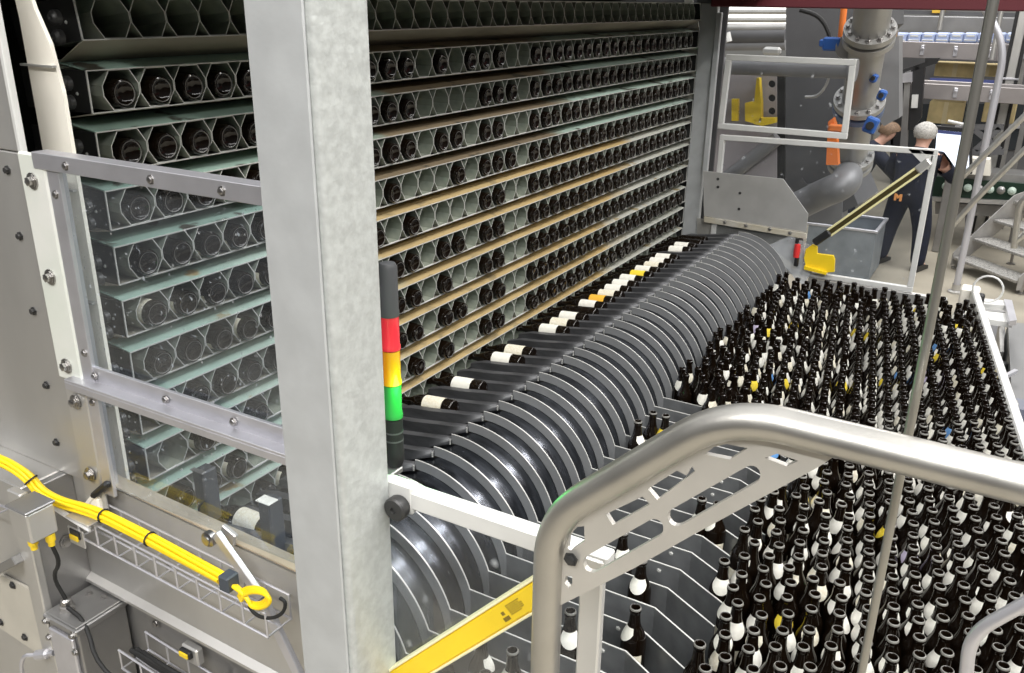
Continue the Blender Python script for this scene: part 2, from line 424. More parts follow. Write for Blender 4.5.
# single bottles standing between the guides
lane_px = [(636, 567), (643, 597), (569, 612), (624, 531), (639, 420), (649, 416), (667, 414), (705, 494), (722, 497), (700, 643), (452, 652), (473, 646), (497, 660), (521, 640)]
lane_spots = []
for u, v in lane_px:
    p = at(u, v, Z=-1.45); x = p.x
    if p.y > .5: x = math.floor((p.x-.015)/.1)*.1+.065
    lane_spots.append((x, p.y))
spots = [s for s in spots if all((s[0]-a)**2+(s[1]-b)**2 > .0044 for a, b in lane_spots)]
def pick():
    r = random.random()
    return 'white' if r < .50 else 'cream' if r < .60 else 'yellow' if r < .625 else 'blue' if r < .632 else 'lilac' if r < .645 else None
KINDS = {'white': ('brown beer bottle with white crescent neck label, upright in the crowd on the table', 'white-necked bottles in the crowd'),
         'cream': ('brown beer bottle with cream neck label, upright in the crowd on the table', 'cream-necked bottles in the crowd'),
         'yellow': ('brown beer bottle with a bright yellow neck label in the crowd on the infeed table', 'yellow-necked bottles in the crowd'),
         'blue': ('brown beer bottle with a blue scrap of neck label in the crowd', 'blue-labelled bottles in the crowd'),
         'lilac': ('brown beer bottle with a pale lilac neck label in the crowd on the infeed table', 'lilac-necked bottles in the crowd'),
         None: ('bare dark brown beer bottle without neck label in the crowd on the table', 'bare bottles in the crowd')}
def onframe(x, y):
    p = Vector((x, y, -1.5)); d = depth(p); u = 512+F*p.dot(RT)/d; v = 336.5-F*p.dot(UP)/d
    return -25 < u < 1050 and -20 < v < 700, d
def bottle(x, y, kind, label, group, body=False):
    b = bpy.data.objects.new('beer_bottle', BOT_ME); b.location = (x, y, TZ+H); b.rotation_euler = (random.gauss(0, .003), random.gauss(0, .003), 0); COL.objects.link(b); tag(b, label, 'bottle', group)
    tw = math.atan2(-y, -x)
    if kind:
        l = bpy.data.objects.new('neck_label', NECK[kind]); l.parent = b; l.rotation_euler.z = tw+random.gauss(0, .75); COL.objects.link(l)
    if body:
        l = bpy.data.objects.new('body_label', BODY_LBL); l.parent = b; l.rotation_euler.z = tw+random.uniform(-.6, .6); COL.objects.link(l)
LANE_LABELS = ['brown bottle standing between the steel guides, rear one of two beside the square stile', 'brown bottle standing between the steel guides, front one of two beside the square stile',
               'brown beer bottle seen through the clear door just behind the square stile', 'brown beer bottle with white label seen through the slots of the steel gusset',
               'first of three bottles at the foot of the curved blades, white neck', 'bare bottle in the middle of three at the foot of the curved blades', 'yellow-necked bottle at the foot of the curved blades',
               'tall bottle just above the long gusset slot, ahead of the crowd', 'second bottle just above the gusset slot, touching the crowd', 'bare bottle standing ahead of the crowd at the guide ends near the bottom',
               'bottle below the yellow strut behind the clear door, the one beside the post', 'second bottle from the post below the yellow strut', 'third bottle from the post below the yellow strut', 'fourth bottle from the post below the yellow strut, beside the handrail']
for (x, y), lb, kd in zip(lane_spots, LANE_LABELS, ['white', 'white', 'white', 'white', 'white', None, 'yellow', 'white', 'white', None, 'white', 'white', 'cream', 'white']):
    bottle(x, y, kd, lb, None, True)
vis = []
for x, y in spots:
    ok, d = onframe(x, y)
    if ok: vis.append((d, x, y))
vis.sort()
near, far = vis[:288], vis[288:]
for d, x, y in near:
    kd = pick(); lb, gp = KINDS[kd]
    bottle(x, y, kd, lb, gp, y > .36)
# the several hundred further bottles of the crowd
mb = MB()
LOWP = [BODY[k] for k in (4, 6, 7, 8, 9, 10, 11, 13, 15, 17, 19, 21, 23, 24)]
for d, x, y in far:
    o = len(mb.v); m2 = MB(); m2.lathe(LOWP, 10); kd = pick(); mi = {None: 0, 'white': 1, 'cream': 2, 'yellow': 3, 'blue': 4, 'lilac': 5}[kd]
    a = math.atan2(-y, -x)+random.gauss(0, .65)
    if mi:
        m3 = wrap(.138, .180, 1.2, n=7, rows=5, dip=.026, off=.0012)
        m2.add([(p.x*cos(a)-p.y*sin(a), p.x*sin(a)+p.y*cos(a), p.z) for p in m3.v], m3.f, mi)
    mb.add([p+Vector((x, y, TZ)) for p in m2.v], m2.f, 0); mb.m[-len(m2.f):] = m2.m
single('bottle_crowd', mb, [GLASS, LBL_W, LBL_C, LBL_Y, LBL_B, LBL_L], 'hundreds of further brown beer bottles packed on the table towards the clear end door', 'bottles', fix=False)['kind'] = 'stuff'

# bottles lying in the pockets, bases outwards
RB = [(0, .007), (.012, .006), (.021, .004), (.0255, .0012), (.028, 0), (.031, .001), (.0333, .005), (.0335, .012), (.0335, .150), (.0295, .175), (.0165, .205), (.014, .245), (.0, .245)]
def scuffed(prof, n, band, ax=(0, 0, 1)):
    """bottle turned from a profile; the worn ring (profile steps in band) gets the scuffed glass"""
    mb = MB(); mb.lathe(prof, n, (0, 0, 0), ax); 
    for q in range(len(mb.f)): mb.m[q] = 1 if band[0] <= q//n < band[1] else 0
    return mb
SCUFF = mat('scuffed_glass', (.13, .125, .115), .32)
RB_ME = scuffed(RB, 20, (3, 4), (0, 1, 0)).mesh('racked_bottle', [GLASS, SCUFF], 40)
def ring_lbl():
    mb = MB(); n = 16; vs = []
    for i in range(n+1):
        a = -1.3+2.6*i/n
        for y in (.02, .085): vs.append((cos(a)*.0341, y, sin(a)*.0341))
    return mb.add(vs, [(2*i, 2*i+2, 2*i+3, 2*i+1) for i in range(n)]).mesh('body_label', LBL_C, 60)
RL_ME = ring_lbl()
OCC = {1: [9, 10, 11, 13, 15, 16, 17], 2: [9, 10, 11, 16, 17, 18], 3: [9, 10, 11, 13, 14, 16, 17], 4: [10, 14, 16, 17, 18], 5: [9, 11, 16, 17], 6: [10, 11, 13, 14, 16, 17],
       7: [10, 11, 13, 16, 17], 8: [10, 11, 13, 14, 16, 17], 9: [11, 13, 16, 17], 10: [13]}
RTXT = {1: 'second', 2: 'third', 3: 'fourth', 4: 'fifth', 5: 'sixth', 6: 'seventh', 7: 'eighth', 8: 'ninth', 9: 'tenth', 10: 'lowest'}
for k in range(1, 11):
    zc = zrow(k); cols = list(OCC[k])+[c for c in range(9) if k < 8 or (k*7+c*3) % 4 > 0]+(list(range(20, 40)) if k < 10 else [])
    for c in sorted(cols):
        o = bpy.data.objects.new('racked_bottle', RB_ME)
        o.location = (XC+PITCH*(c+.5)+random.uniform(-.003, .003), FY-random.uniform(.004, .012)-(.002*k if c > 8 else .0015*k), zc-.0078+H); o.rotation_euler.z = random.uniform(-.008, .008); COL.objects.link(o)
        zone = 'behind the clear panel' if c < 9 else 'among empty pockets' if c < 20 else 'in the full far half'
        tag(o, f'bottle base in a pocket of the {RTXT[k]} carrier from top, {zone}' if k < 10 else f'bottle base in the lowest carrier, {zone}', 'bottle', f'bottles in carrier {RTXT[k]}, {zone}')
        if c < 9 and k > 3 and random.random() < .75:
            l = bpy.data.objects.new('body_label', RL_ME); l.parent = o; l.rotation_euler.y = random.uniform(1, 3.6); COL.objects.link(l)

# ================================================================== infeed: curved slide and lane dividers
CY, CZ, RO, RI = 1.43, -1.66, .335, .302
def arc(r, a0, a1, n): return [(CY-r*cos(radians(a0+(a1-a0)*i/n)), CZ+r*sin(radians(a0+(a1-a0)*i/n))) for i in range(n+1)]
prof = [(CY-RI, -1.685)]+arc(RI, 0, 88, 30)+[(1.53, -1.395), (1.60, -1.423), (1.83, -1.432)]
back = [(1.83, -1.46), (1.66, -1.45), (1.5, -1.42)]+arc(RI-.02, 75, 0, 16)+[(CY-RI+.02, -1.685)]
mb = MB(); mb.prism([(1.03, y, z) for y, z in prof+back], (4.35, 0, 0))
single('infeed_slide', mb, SLIDE, 'long dark polished curved slide under the blades that lifts bottles to the pockets', 'slide')
TH = .005
def blade_me():
    o = arc(RO, 18, 92, 30); i = arc(RI+.001, 92, -2, 30); pts = o+i+[(CY-RI-.001, -1.684), (CY-RO+.016, -1.684)]
    mb = MB(); n = len(pts)
    vs = [(-TH/2, y, z) for y, z in pts]+[(TH/2, y, z) for y, z in pts]
    no = len(o)-1
    mb.add(vs, [(k, (k+1) % n, n+(k+1) % n, n+k) for k in range(no)], 1)
    mb.add(vs, [(k, (k+1) % n, n+(k+1) % n, n+k) for k in range(no, n)], 0)
    for q in range(31):      # side faces as strips so the crescent stays clean
        a, b = q, q+1
        if b <= no: mb.add([vs[a], vs[b], vs[no+1+30-b], vs[no+1+30-a]], [(0, 1, 2, 3)], 0); mb.add([vs[n+a], vs[n+no+1+30-a], vs[n+no+1+30-b], vs[n+b]][::-1], [(0, 1, 2, 3)][::1], 0)
    tail = [vs[0], vs[no+1+30], vs[n-2], vs[n-1]]; mb.add(tail, [(0, 1, 2, 3)], 0); mb.add([p+Vector((TH, 0, 0)) for p in map(Vector, tail)][::-1], [(0, 1, 2, 3)], 0)
    me = mb.mesh('curved_blade', [BLADE, EDGE], 0); return me
def finger_me():
    mb = MB(); w = .0155
    top = [(1.438, -1.338), (1.52, -1.352), (1.66, -1.374), (1.75, -1.384), (1.81, -1.402)]; bot = [(1.81, -1.425), (1.70, -1.42), (1.60, -1.418), (1.53, -1.392), (1.438, -1.356)]
    pts = top+bot; n = len(pts)
    vs = [(-w, y, z) for y, z in pts]+[(w*.8, y, z) for y, z in pts]
    mb.add(vs, [(k, (k+1) % n, n+(k+1) % n, n+k) for k in range(n-1)]+[tuple(range(n))[::-1], tuple(range(n, 2*n))], 0)
    mb.add(vs, [(n-1, 0, n, 2*n-1)], 0)
    mb.bx(-w-.0008, -w+.002, 1.436, 1.440, -1.356, -1.338, 0, 1)
    return mb.mesh('top_finger', [FINGER, EDGE], 20)
def guide_me():
    mb = MB(); P = [(0, 1.128), (-.005, .637), (-.095, .472)]; t = .002
    n1 = Vector((1, 0, 0)); n2 = Vector((.87, -.49, 0))
    for (a, b, nn) in ((P[0], P[1], n1), (P[1], P[2], n2)):
        vs = [Vector((*a, z))+nn*s for z in (-1.682, -1.551) for s in (-t, t)]+[Vector((*b, z))+nn*s for z in (-1.682, -1.551) for s in (-t, t)]
        mb.add(vs, [(0, 2, 6, 4), (1, 5, 7, 3), (4, 6, 7, 5), (0, 1, 3, 2)], 0)
        tv = [Vector((*q, z))+nn*s for q in (a, b) for z in (-1.551, -1.549) for s in (-t*1.05, t*1.05)]
        mb.add(tv, [(0, 1, 3, 2), (4, 6, 7, 5), (0, 2, 6, 4), (1, 5, 7, 3), (2, 3, 7, 6), (0, 4, 5, 1)], 1)
    for z in (-1.575, -1.645): mb.bolt((-.006, .70, z), (-1, 0, 0), .005, .004, 1)
    return mb.mesh('table_guide', [GUIDE, EDGE], 0)
BL, FI, GU = blade_me(), finger_me(), guide_me()
import bmesh as _bm
for me in (BL, FI, GU):
    b_ = _bm.new(); b_.from_mesh(me); _bm.ops.remove_doubles(b_, verts=b_.verts, dist=1e-5); _bm.ops.recalc_face_normals(b_, faces=b_.faces); b_.to_mesh(me); b_.free()
for i in range(43):
    x = 1.115+.1*i
    zone = ('behind the clear door', 'near') if x < 1.75 else ('running out onto the table', 'open') if x < 3.2 else ('its foot hidden by bottles', 'far')
    t = thing('lane_divider', (x, CY, -1.682), f'grey sickle-shaped lane blade with black top finger, {zone[0]}', 'lane divider', f'lane dividers of the infeed, {zone[1]}')
    for nm, me in (('curved_blade', BL), ('top_finger', FI))+((('table_guide', GU),) if x < 3.25 else ()):
        p = bpy.data.objects.new(nm, me); p.parent = t; p.location = (0, -CY, 1.682); COL.objects.link(p)
# bottles lying on the slide, necks already in the lowest pockets
LYB = [(r, z*1.1) for r, z in BODY]
LY_ME = MB().lathe(LYB, 20, (0, 0, 0), (0, 1, 0)).mesh('lying_bottle', GLASS, 50)
def lay_label(z0, z1, m):
    mb = MB(); n = 18; vs = []
    for i in range(n+1):
        a = -2.0+4.0*i/n+pi/2
        for j in range(2): y = (z0, z1)[j]; r = .0342; vs.append((cos(a)*r, y, sin(a)*r))
    return mb.add(vs, [(2*i, 2*i+2, 2*i+3, 2*i+1) for i in range(n)]).mesh('body_label', m, 60)
LL = {'c': lay_label(.04, .125, LBL_C), 'o': lay_label(.04, .12, LBL_O), 'y': lay_label(.04, .12, LBL_Y), 'w': lay_label(.045, .13, LBL_W)}
for q, (x, kd, yy) in enumerate([(2.365, 'c', 0), (2.565, 'w', 0), (2.865, 'w', 0), (2.965, 'c', .01), (3.265, 'w', 0), (3.365, 'c', 0), (3.465, 'w', 0), (3.565, None, 0), (3.665, 'w', 0), (3.765, 'o', 0), (3.865, 'c', 0), (3.965, 'w', 0),
                              (4.065, 'w', 0), (4.165, 'w', 0), (4.265, 'y', 0), (4.365, 'w', 0), (4.465, 'c', 0), (4.565, 'w', 0), (4.665, 'w', 0), (4.865, 'w', 0), (4.965, 'w', 0), (5.065, None, 0), (5.165, None, 0)]):
    o = bpy.data.objects.new('lying_bottle', LY_ME); o.location = (x, 1.595+yy+random.uniform(-.006, .006), -1.378+H); o.rotation_euler = (radians(-5), random.uniform(-.4, .4), 0); COL.objects.link(o)
    c = {'c': 'cream-labelled', 'w': 'white-labelled', 'o': 'orange-labelled', 'y': 'yellow-labelled', None: 'bare'}[kd]
    where = {0: 'closest to the tower lamp', 1: 'second from the tower lamp', 2: 'third from the tower lamp', 3: 'fourth from the tower lamp'}.get(q, 'in the unbroken far run')
    tag(o, f'{c} brown bottle lying on the slide, {where}', 'bottle', 'bottles lying on the slide' if q > 3 else None)
    if kd:
        l = bpy.data.objects.new('body_label', LL[kd]); l.parent = o; COL.objects.link(l)

# ================================================================== infeed table
ta = [(1.03, 1.14), (5.36, 1.14), (5.36, rail_y(5.36)-.02), (1.03, rail_y(1.03)-.02)]
t = thing('infeed_table', (3, .5, TZ-.1), 'long steel infeed table with a dark flat chain bed carrying the bottle crowd', 'table')
mb = MB(); mb.prism([(x, y, TZ-.012) for x, y in ta], (0, 0, .010)); obj('chain_bed', mb, mat('chain_bed', (.055, .055, .055), .45, .5, var=.4, scale=22, stretch=(.1, 1, 1)), t, smooth=0)
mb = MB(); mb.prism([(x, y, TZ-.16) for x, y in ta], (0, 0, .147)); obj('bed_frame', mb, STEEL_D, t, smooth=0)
for x, y in ((1.3, .9), (3.2, .95), (5.2, 1.0), (3.2, -.1), (5.2, .25)):
    mb = MB(); mb.bx(x-.04, x+.04, y-.04, y+.04, -2.99, TZ-.161, .006); mb.bx(x-.07, x+.07, y-.07, y+.07, -3, -2.989, .003); obj('leg', mb, STEEL_D, t)
def alongrail(s, off, z): q = RAIL0+d1*s-d2*off; return Vector((q.x, q.y, z))
mb = MB(); mb.prism([alongrail(-4.3, .0, -1.60), alongrail(-4.3, .04, -1.60), alongrail(-4.3, .04, -1.505), alongrail(-4.3, .034, -1.498), alongrail(-4.3, .006, -1.498), alongrail(-4.3, 0, -1.505)], Vector((d1.x, d1.y, 0))*4.5)
t2 = thing('side_rail', (*(RAIL0-d2*.014-d1*2), -1.7), 'white painted side rail along the outer edge of the bottle crowd', 'rail')
obj('rail_bar', mb, WHITE, t2, smooth=0)
for s in (-.05, -1.2, -2.2, -3.0):
    mb = MB(); p = alongrail(s, .068, -1.66); mb.box(p, (.05, .03, .16), .003, (Vector((*d1, 0)), Vector((*d2, 0)), Vector((0, 0, 1)))); obj('rail_bracket', mb, STEEL, t2)
# ================================================================== washer housing
t = thing('washer_housing', (3.2, 2.3, -3), 'dark housing of the bottle washer around the carriers, with a shading roof above view', 'machine housing')
mb = MB(); mb.bx(.9, 5.6, 2.30, 2.34, -3, .9, .004); obj('rear_panel', mb, DARK, t)
mb = MB(); mb.bx(1.13, 5.37, 1.38, 2.33, .07, .10, .004); obj('shade_roof', mb, DARK, t)  # out of view; overhang depth set to shade the top carrier rows
mb = MB(); mb.bx(1.13, 1.15, 1.98, 2.30, -3, .07, .002); obj('side_panel', mb, DARK, t)
mb = MB(); mb.bx(5.50, 5.52, 1.70, 2.30, -3, .07, .002); obj('side_panel', mb, DGREY, t)
mb = MB(); mb.bx(1.05, 5.5, 1.80, 1.83, -3, -1.50, .002); obj('lower_apron', mb, STEEL_D, t)
# cream chain guides either side of the carriers
def chain_guide(x, lab, dirn):
    t = thing('chain_guide', (x, 1.89, -1.5), lab, 'guide')
    mb = MB(); P = [(1.965, .06), (1.955, -.05), (1.955, -1.5), (1.845, -1.5), (1.845, -.20), (1.862, -.10), (1.895, -.03), (1.92, .06)]
    k_ = .872 if dirn > 0 else 1; xs = x*k_; P = [(y*k_, z*(k_ if z > -1 else .7)) for y, z in P]
    mb.prism([(xs, y, z) for y, z in P], (.008*dirn, 0, 0)); obj('guide_strip', mb, CREAM, t, smooth=0)
    for k in range(0, 11):
        z = zrow(k)+PH+.012
        if k % 2 == 1 and z*k_ > -.98: mb = MB(); mb.bx(xs-.010, xs, 1.85*k_, 1.965*k_, z*k_-.002, z*k_+.002, 0); obj('cross_rib', mb, STEEL, t)
        for dz in (-.035, -.075):
            mb = MB(); mb.lathe([(.016, 0), (.016, .012), (.013, .014), (.010, .019), (.006, .020), (0, .017)], 14, (x+.02*dirn if dirn < 0 else x+.012, 1.835, z+dz), (-1, 0, 0)); obj('chain_roller', mb, DBOLT, t)
    return t
chain_guide(1.215, 'cream painted upright guide strip with dark chain rollers at the near carrier ends', 1)
chain_guide(5.455, 'cream upright guide strip with ribs at the far carrier ends beside the clear windows', -1)
t = thing('end_column', (5.42, 1.75, -3), 'light steel corner column at the far end of the carriers', 'column')
mb = MB(); mb.bx(5.41, 5.45, 1.735, 1.84, -3, .0, .004); obj('column_plate', mb, GALV, t)
mb = MB(); mb.bx(5.385, 5.41, 1.70, 1.735, -1.0, -.05, .004); obj('column_flange', mb, GALV, t)
mb = MB(); mb.bx(5.38, 5.46, 1.70, 1.86, 0, .068, .004); obj('column_head', mb, DGREY, t)

# ================================================================== near side wall and clear panels
t = thing('side_wall', (.99, 2.0, -3), 'stainless side wall of the washer with dark bolts along its edge', 'machine wall')
mb = MB(); mb.bx(.985, 1.0, 1.645, 2.6, -1.0, -.285, .002); ws_ = obj('wall_sheet', mb, STEEL, t)
mb = MB(); mb.bx(.985, 1.0, 1.663, 2.6, -.282, .5, .002); obj('upper_sheet', mb, STEEL, t)
mb = MB(); mb.bx(.982, .996, 1.650, 1.662, -.285, .5, .002); obj('door_edge', mb, WHITE, t)
mb = MB(); mb.bx(.895, 1.0, 1.74, 2.6, -3, -1.0, .003); obj('lower_sheet', mb, STEEL, t)
for u, v in ((8, 170), (20.5, 236), (34, 311), (47, 385), (57, 442)):
    p = at(u, v, X=.985); mb = MB(); mb.bolt(p, (-1, 0, 0), .0065, .008); obj('bolt', mb, DBOLT, ws_)
t = thing('clear_side_guard', (1.0, 1.35, -1.05), 'angle-iron guard frame with two dusty clear panes in front of the near carrier ends', 'machine guard')
mb = MB(); mb.bx(.972, .984, 1.570, 1.650, -.745, -.278, .004); sp_ = obj('stile_plate', mb, mat('pale_green_coat', (.70, .74, .66), .4, .2, col2=(.80, .80, .76), scale=5), t)
mb = MB(); mb.bx(.974, .984, 1.570, 1.640, -1.08, -.75, .004); obj('lower_stile_plate', mb, STEEL, t)
mb = MB(); mb.bx(.975, .984, 1.535, 1.570, -1.0, -.30, .001); mb.bx(.984, 1.01, 1.563, 1.570, -1.0, -.30, .001); obj('stile_angle', mb, ALU, t)
mb = MB(); mb.bx(.970, .978, 0.95, 1.60, -.305, -.277, .001); mb.bx(.970, 1.004, 0.95, 1.60, -.279, -.274, .001); obj('upper_rail', mb, ALU, t)
mb = MB(); mb.bx(.978, .986, 0.95, 1.565, -.731, -.698, .001); mb.bx(.952, .986, 0.95, 1.60, -.736, -.730, .001); mb.bx(.952, .958, 0.95, 1.60, -.752, -.736, .001); obj('middle_rail', mb, ALU, t)
for z0, z1 in ((-.71, -.300), (-.988, -.745)):
    mb = MB(); mb.bx(.988, .993, 0.95, 1.545, z0, z1, 0); obj('pane', mb, PANE, t, smooth=0)
for y, z in ((1.612, -.33), (1.612, -.52), (1.612, -.71), (1.605, -.79), (1.60, -.96)):
    mb = MB(); mb.lathe([(.016, 0), (.016, .003), (.009, .004)], 12, (.972, y, z), (-1, 0, 0)); mb.bolt((.969, y, z), (-1, 0, 0), .009, .010); obj('bolt', mb, BOLT, sp_)
for y, z in ((1.553, -.35), (1.55, -.67), (1.553, -.78), (1.50, -.291), (1.27, -.291), (1.10, -.291), (1.32, -.716), (1.14, -.716), (1.53, -.716)):
    mb = MB(); mb.bolt((.971 if z > -.4 and y < 1.55 else .976, y, z), (-1, 0, 0), .006, .006); obj('screw', mb, BOLT, t)
# dust pushers seen low behind the pane
for (u, v, w_) in ((197, 472, .042), (263, 503, .042)):
    p = at(u, v, X=1.36); mb = MB(); mb.bx(p.x, p.x+.05, p.y-.02, p.y+w_-.02, p.z-.16, p.z, .004)
    t = thing('push_block', (p.x, p.y, p.z-.16), 'upright dark block behind the lower clear pane, ' + ('under the green plates' if u < 200 else 'beside the labelled bottle'), 'block')
    obj('block_body', mb, mat('slate_block', (.045, .05, .06), .5), t); mb = MB(); mb.bx(p.x-.004, p.x+(.030 if u > 200 else .012), p.y-.024, p.y+.024, p.z, p.z+.003, .001); obj('block_cap', mb, LBL_W if u > 200 else STEEL_D, t)
p = at(292, 500, X=1.34); o = bpy.data.objects.new('lying_bottle', LY_ME); o.location = (1.465, 1.60, -1.385+H); COL.objects.link(o)
tag(o, 'cream-labelled bottle lying behind the lower clear pane next to the big post', 'bottle'); l = bpy.data.objects.new('body_label', LL['c']); l.parent = o; COL.objects.link(l)

# lower sheets below the guard
t = thing('lower_casing', (1.0, 1.3, -3), 'grey stainless casing below the clear guard with a folded ridge', 'machine wall')
mb = MB(); mb.prism([(1.0, 1.735, -.995), (1.0, .93, -1.03), (1.0, .93, -1.302), (1.0, 1.735, -1.27)], (.006, 0, 0)); obj('upper_sheet', mb, STEEL, t, smooth=0)
mb = MB(); mb.prism([(1.0, 1.735, -1.27), (1.0, .93, -1.302), (.985, .93, -1.312), (.985, 1.735, -1.28), ], (0, 0, -.008)); obj('ridge', mb, EDGE if False else STEEL, t, smooth=0)
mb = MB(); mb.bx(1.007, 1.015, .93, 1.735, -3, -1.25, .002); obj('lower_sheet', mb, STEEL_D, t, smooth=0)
mb = MB(); mb.bx(.999, 1.03, .60, 1.735, -1.045, -.99, .002) if False else mb.prism([(.996, 1.60, -.992), (.996, .93, -1.02), (1.03, .93, -1.02), (1.03, 1.60, -.992)], (0, 0, .004)); obj('top_fold', mb, mat('stained_fold', (.55, .47, .36), .5, .5, var=.15), t, smooth=0)
for y, z in ((1.55, -1.09), (1.42, -1.15), (1.35, -1.10), (1.50, -1.33), (1.28, -1.38)):
    mb = MB(); mb.bolt((1.0, y, z), (-1, 0, 0), .007, .006); obj('bolt', mb, BOLT, t)
mb = MB(); c = at(83, 480, X=.90); 
t = thing('corner_bracket', (.95, 1.76, -3), 'folded steel bracket plate standing beside the yellow cable bundle', 'bracket')
mb = MB(); mb.bx(.885, 1.0, 1.715, 1.735, -1.75, -1.0, .002); obj('bracket_plate', mb, STEEL_D, t)
mb = MB(); mb.bx(.875, .895, 1.712, 1.76, -1.75, -.998, .003); obj('bracket_flange', mb, STEEL, t)
for p in ((.94, 1.714, -1.07), (.955, 1.714, -1.16)):
    mb = MB(); mb.bolt(p, (0, -1, 0), .011, .009); obj('bolt', mb, BOLT, t)
# motor box below
t = thing('switch_box', (.93, 1.65, -3), 'grey sheet box with bolted lid and a cable gland below the cable tray', 'box')
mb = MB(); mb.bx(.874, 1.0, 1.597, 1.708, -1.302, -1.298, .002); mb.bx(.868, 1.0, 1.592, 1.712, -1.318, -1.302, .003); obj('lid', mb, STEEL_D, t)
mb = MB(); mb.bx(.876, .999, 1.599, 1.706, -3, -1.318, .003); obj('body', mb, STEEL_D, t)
mb = MB(); mb.bx(.866, .876, 1.61, 1.695, -2.2, -1.33, .003); fp_ = obj('front_plate', mb, ALU, t)
for y, z in ((1.605, -1.315), (1.70, -1.315), (1.605, -1.36), (1.70, -1.36)):
    mb = MB(); mb.bolt((.868, y, z), (-1, 0, 0), .006, .008); obj('bolt', mb, BOLT, fp_)
for x, y in ((.965, 1.68), (.975, 1.64), (.905, 1.69)):
    mb = MB(); mb.bolt((x, y, -1.298), (0, 0, 1), .006, .006); obj('bolt', mb, BOLT, t)
mb = MB(); mb.lathe([(.017, 0), (.017, .012), (.012, .014), (.012, .026), (.008, .03), (0, .03)], 8, (.905, 1.672, -1.298)); obj('cable_gland', mb, BOLT, t)
# junction box
t = thing('junction_box', (.87, 1.80, -1.30), 'small grey metal junction box with yellow connectors under the yellow cables', 'junction box')
a = at(26, 516, X=.82); mb = MB(); mb.bx(a.x, a.x+.06, a.y, a.y+.065, a.z-.07, a.z, .004); obj('box_body', mb, STEEL, t)
mb = MB(); mb.bx(a.x-.003, a.x+.063, a.y-.003, a.y+.068, a.z, a.z+.006, .002); obj('box_lid', mb, STEEL_D, t)
for dx, dy in ((.018, .03), (.045, .012)):
    mb = MB(); mb.lathe([(.010, 0), (.010, -.018), (.007, -.02), (.007, -.03), (0, -.03)], 10, (a.x+dx, a.y+dy, a.z-.07)); obj('connector', mb, YELLOW, t)
q0 = Vector((a.x+.045, a.y+.012, a.z-.10)); q1 = Vector((.905, 1.672, -1.268))
mb = MB(); mb.tube(smoothpath([q0, q0+Vector((.01, 0, -.05)), q1+Vector((-.01, .015, .06)), q1]), .0045, 8); single('black_cable', mb, RUBBER, 'thin black cable drooping from the junction box to the gland on the sheet box', 'cable')
mb = MB(); mb.tube(smoothpath([(.9, 1.66, -1.285), (.90, 1.60, -1.30), (.86, 1.52, -1.36), (.88, 1.40, -1.40), (.93, 1.25, -1.42), (.96, 1.1, -1.43)]), .005, 8); single('black_cable', mb, RUBBER, 'black cable running from the gland down into the lower wire tray', 'cable')
# cover plate and channel lower left
t = thing('cover_plate', (.89, 1.95, -1.7), 'beige bolted cover plate in the bottom corner beside the sheet box', 'cover plate')
P = [(0, 575), (44, 597), (47, 612), (53, 662), (40, 655), (0, 628)]
mb = MB(); mb.prism([at(u, v, X=.886) for u, v in P], (.007, 0, 0)); obj('plate_sheet', mb, mat('beige_sheet', (.60, .57, .50), .5, .4, var=.06), t, smooth=0)
for u, v in ((13, 585), (40, 598), (1, 622), (25, 637), (51, 653)):
    mb = MB(); mb.bolt(at(u, v, X=.885), (-1, 0, 0), .007, .006); obj('bolt', mb, DBOLT, t)
mb = MB(); mb.bar(at(-6, 572, X=.87), at(20, 558, X=.87), .02, .03, (1, 0, 0)); single('channel_bar', mb, STEEL_D, 'short dark steel channel bar above the beige cover plate', 'bar')
mb = MB(); a = at(37, 655, X=.86); mb.lathe([(.012, 0), (.012, .03), (.007, .034), (.007, .05), (0, .05)], 10, a, (.3, -.9, .3)); mb.tube(smoothpath([a, a+Vector((-.02, .03, .0)), a+Vector((-.02, .05, -.08)), a+Vector((0, .06, -.2))]), .005, 8)
single('conduit_elbow', mb, ALU, 'small steel conduit fitting with cable at the bottom beneath the beige plate', 'conduit')

# wire cable tray and its cables
def wire_tray(name, P0, P1, w, h, label, n):
    P0 = Vector(P0); P1 = Vector(P1); t = thing(name, (P0+P1)/2, label, 'cable tray')
    out = Vector((-1, 0, 0)); r = .0028
    for off, nm in ((out*w, 'tray_wire'), (out*w+Vector((0, 0, -h)), 'tray_wire'), (out*w*.45+Vector((0, 0, -h)), 'tray_wire'), (Vector((0, 0, -h)), 'tray_wire'), (Vector((0, 0, 0)), 'tray_wire')):
        mb = MB(); mb.tube([P0+off, P1+off], r, 6); obj(nm, mb, ALU, t)
    for k in range(n):
        b = P0.lerp(P1, (k+.03)/(n-.94)); mb = MB()
        mb.tube([b, b+Vector((0, 0, -h)), b+out*w+Vector((0, 0, -h)), b+out*w], r*.9, 6); obj('cross_wire', mb, ALU, t)
    return t
wire_tray('wire_tray', (.985, 1.60, -1.035), (.985, 1.05, -1.065), .062, .055, 'bright wire basket tray carrying the yellow cables along the casing', 10)
wire_tray('wire_tray', (.99, 1.53, -1.36), (.99, 1.05, -1.41), .07, .05, 'lower wire basket tray holding black cables near the bottom edge', 8)
wire_tray('wire_tray', (.92, 2.2, -1.06), (.92, 1.80, -1.02), .06, .05, 'short wire basket tray at the picture edge above the junction box', 6)
CP = [(-8, 458), (6, 463), (20, 471), (31, 480), (40, 492), (58, 502), (85, 509), (104, 516), (128, 528), (150, 539), (176, 553), (200, 566), (222, 578)]
base = [at(u, v, X=.925 if u > 70 else .885+.04*max(u, 0)/70) for u, v in CP]
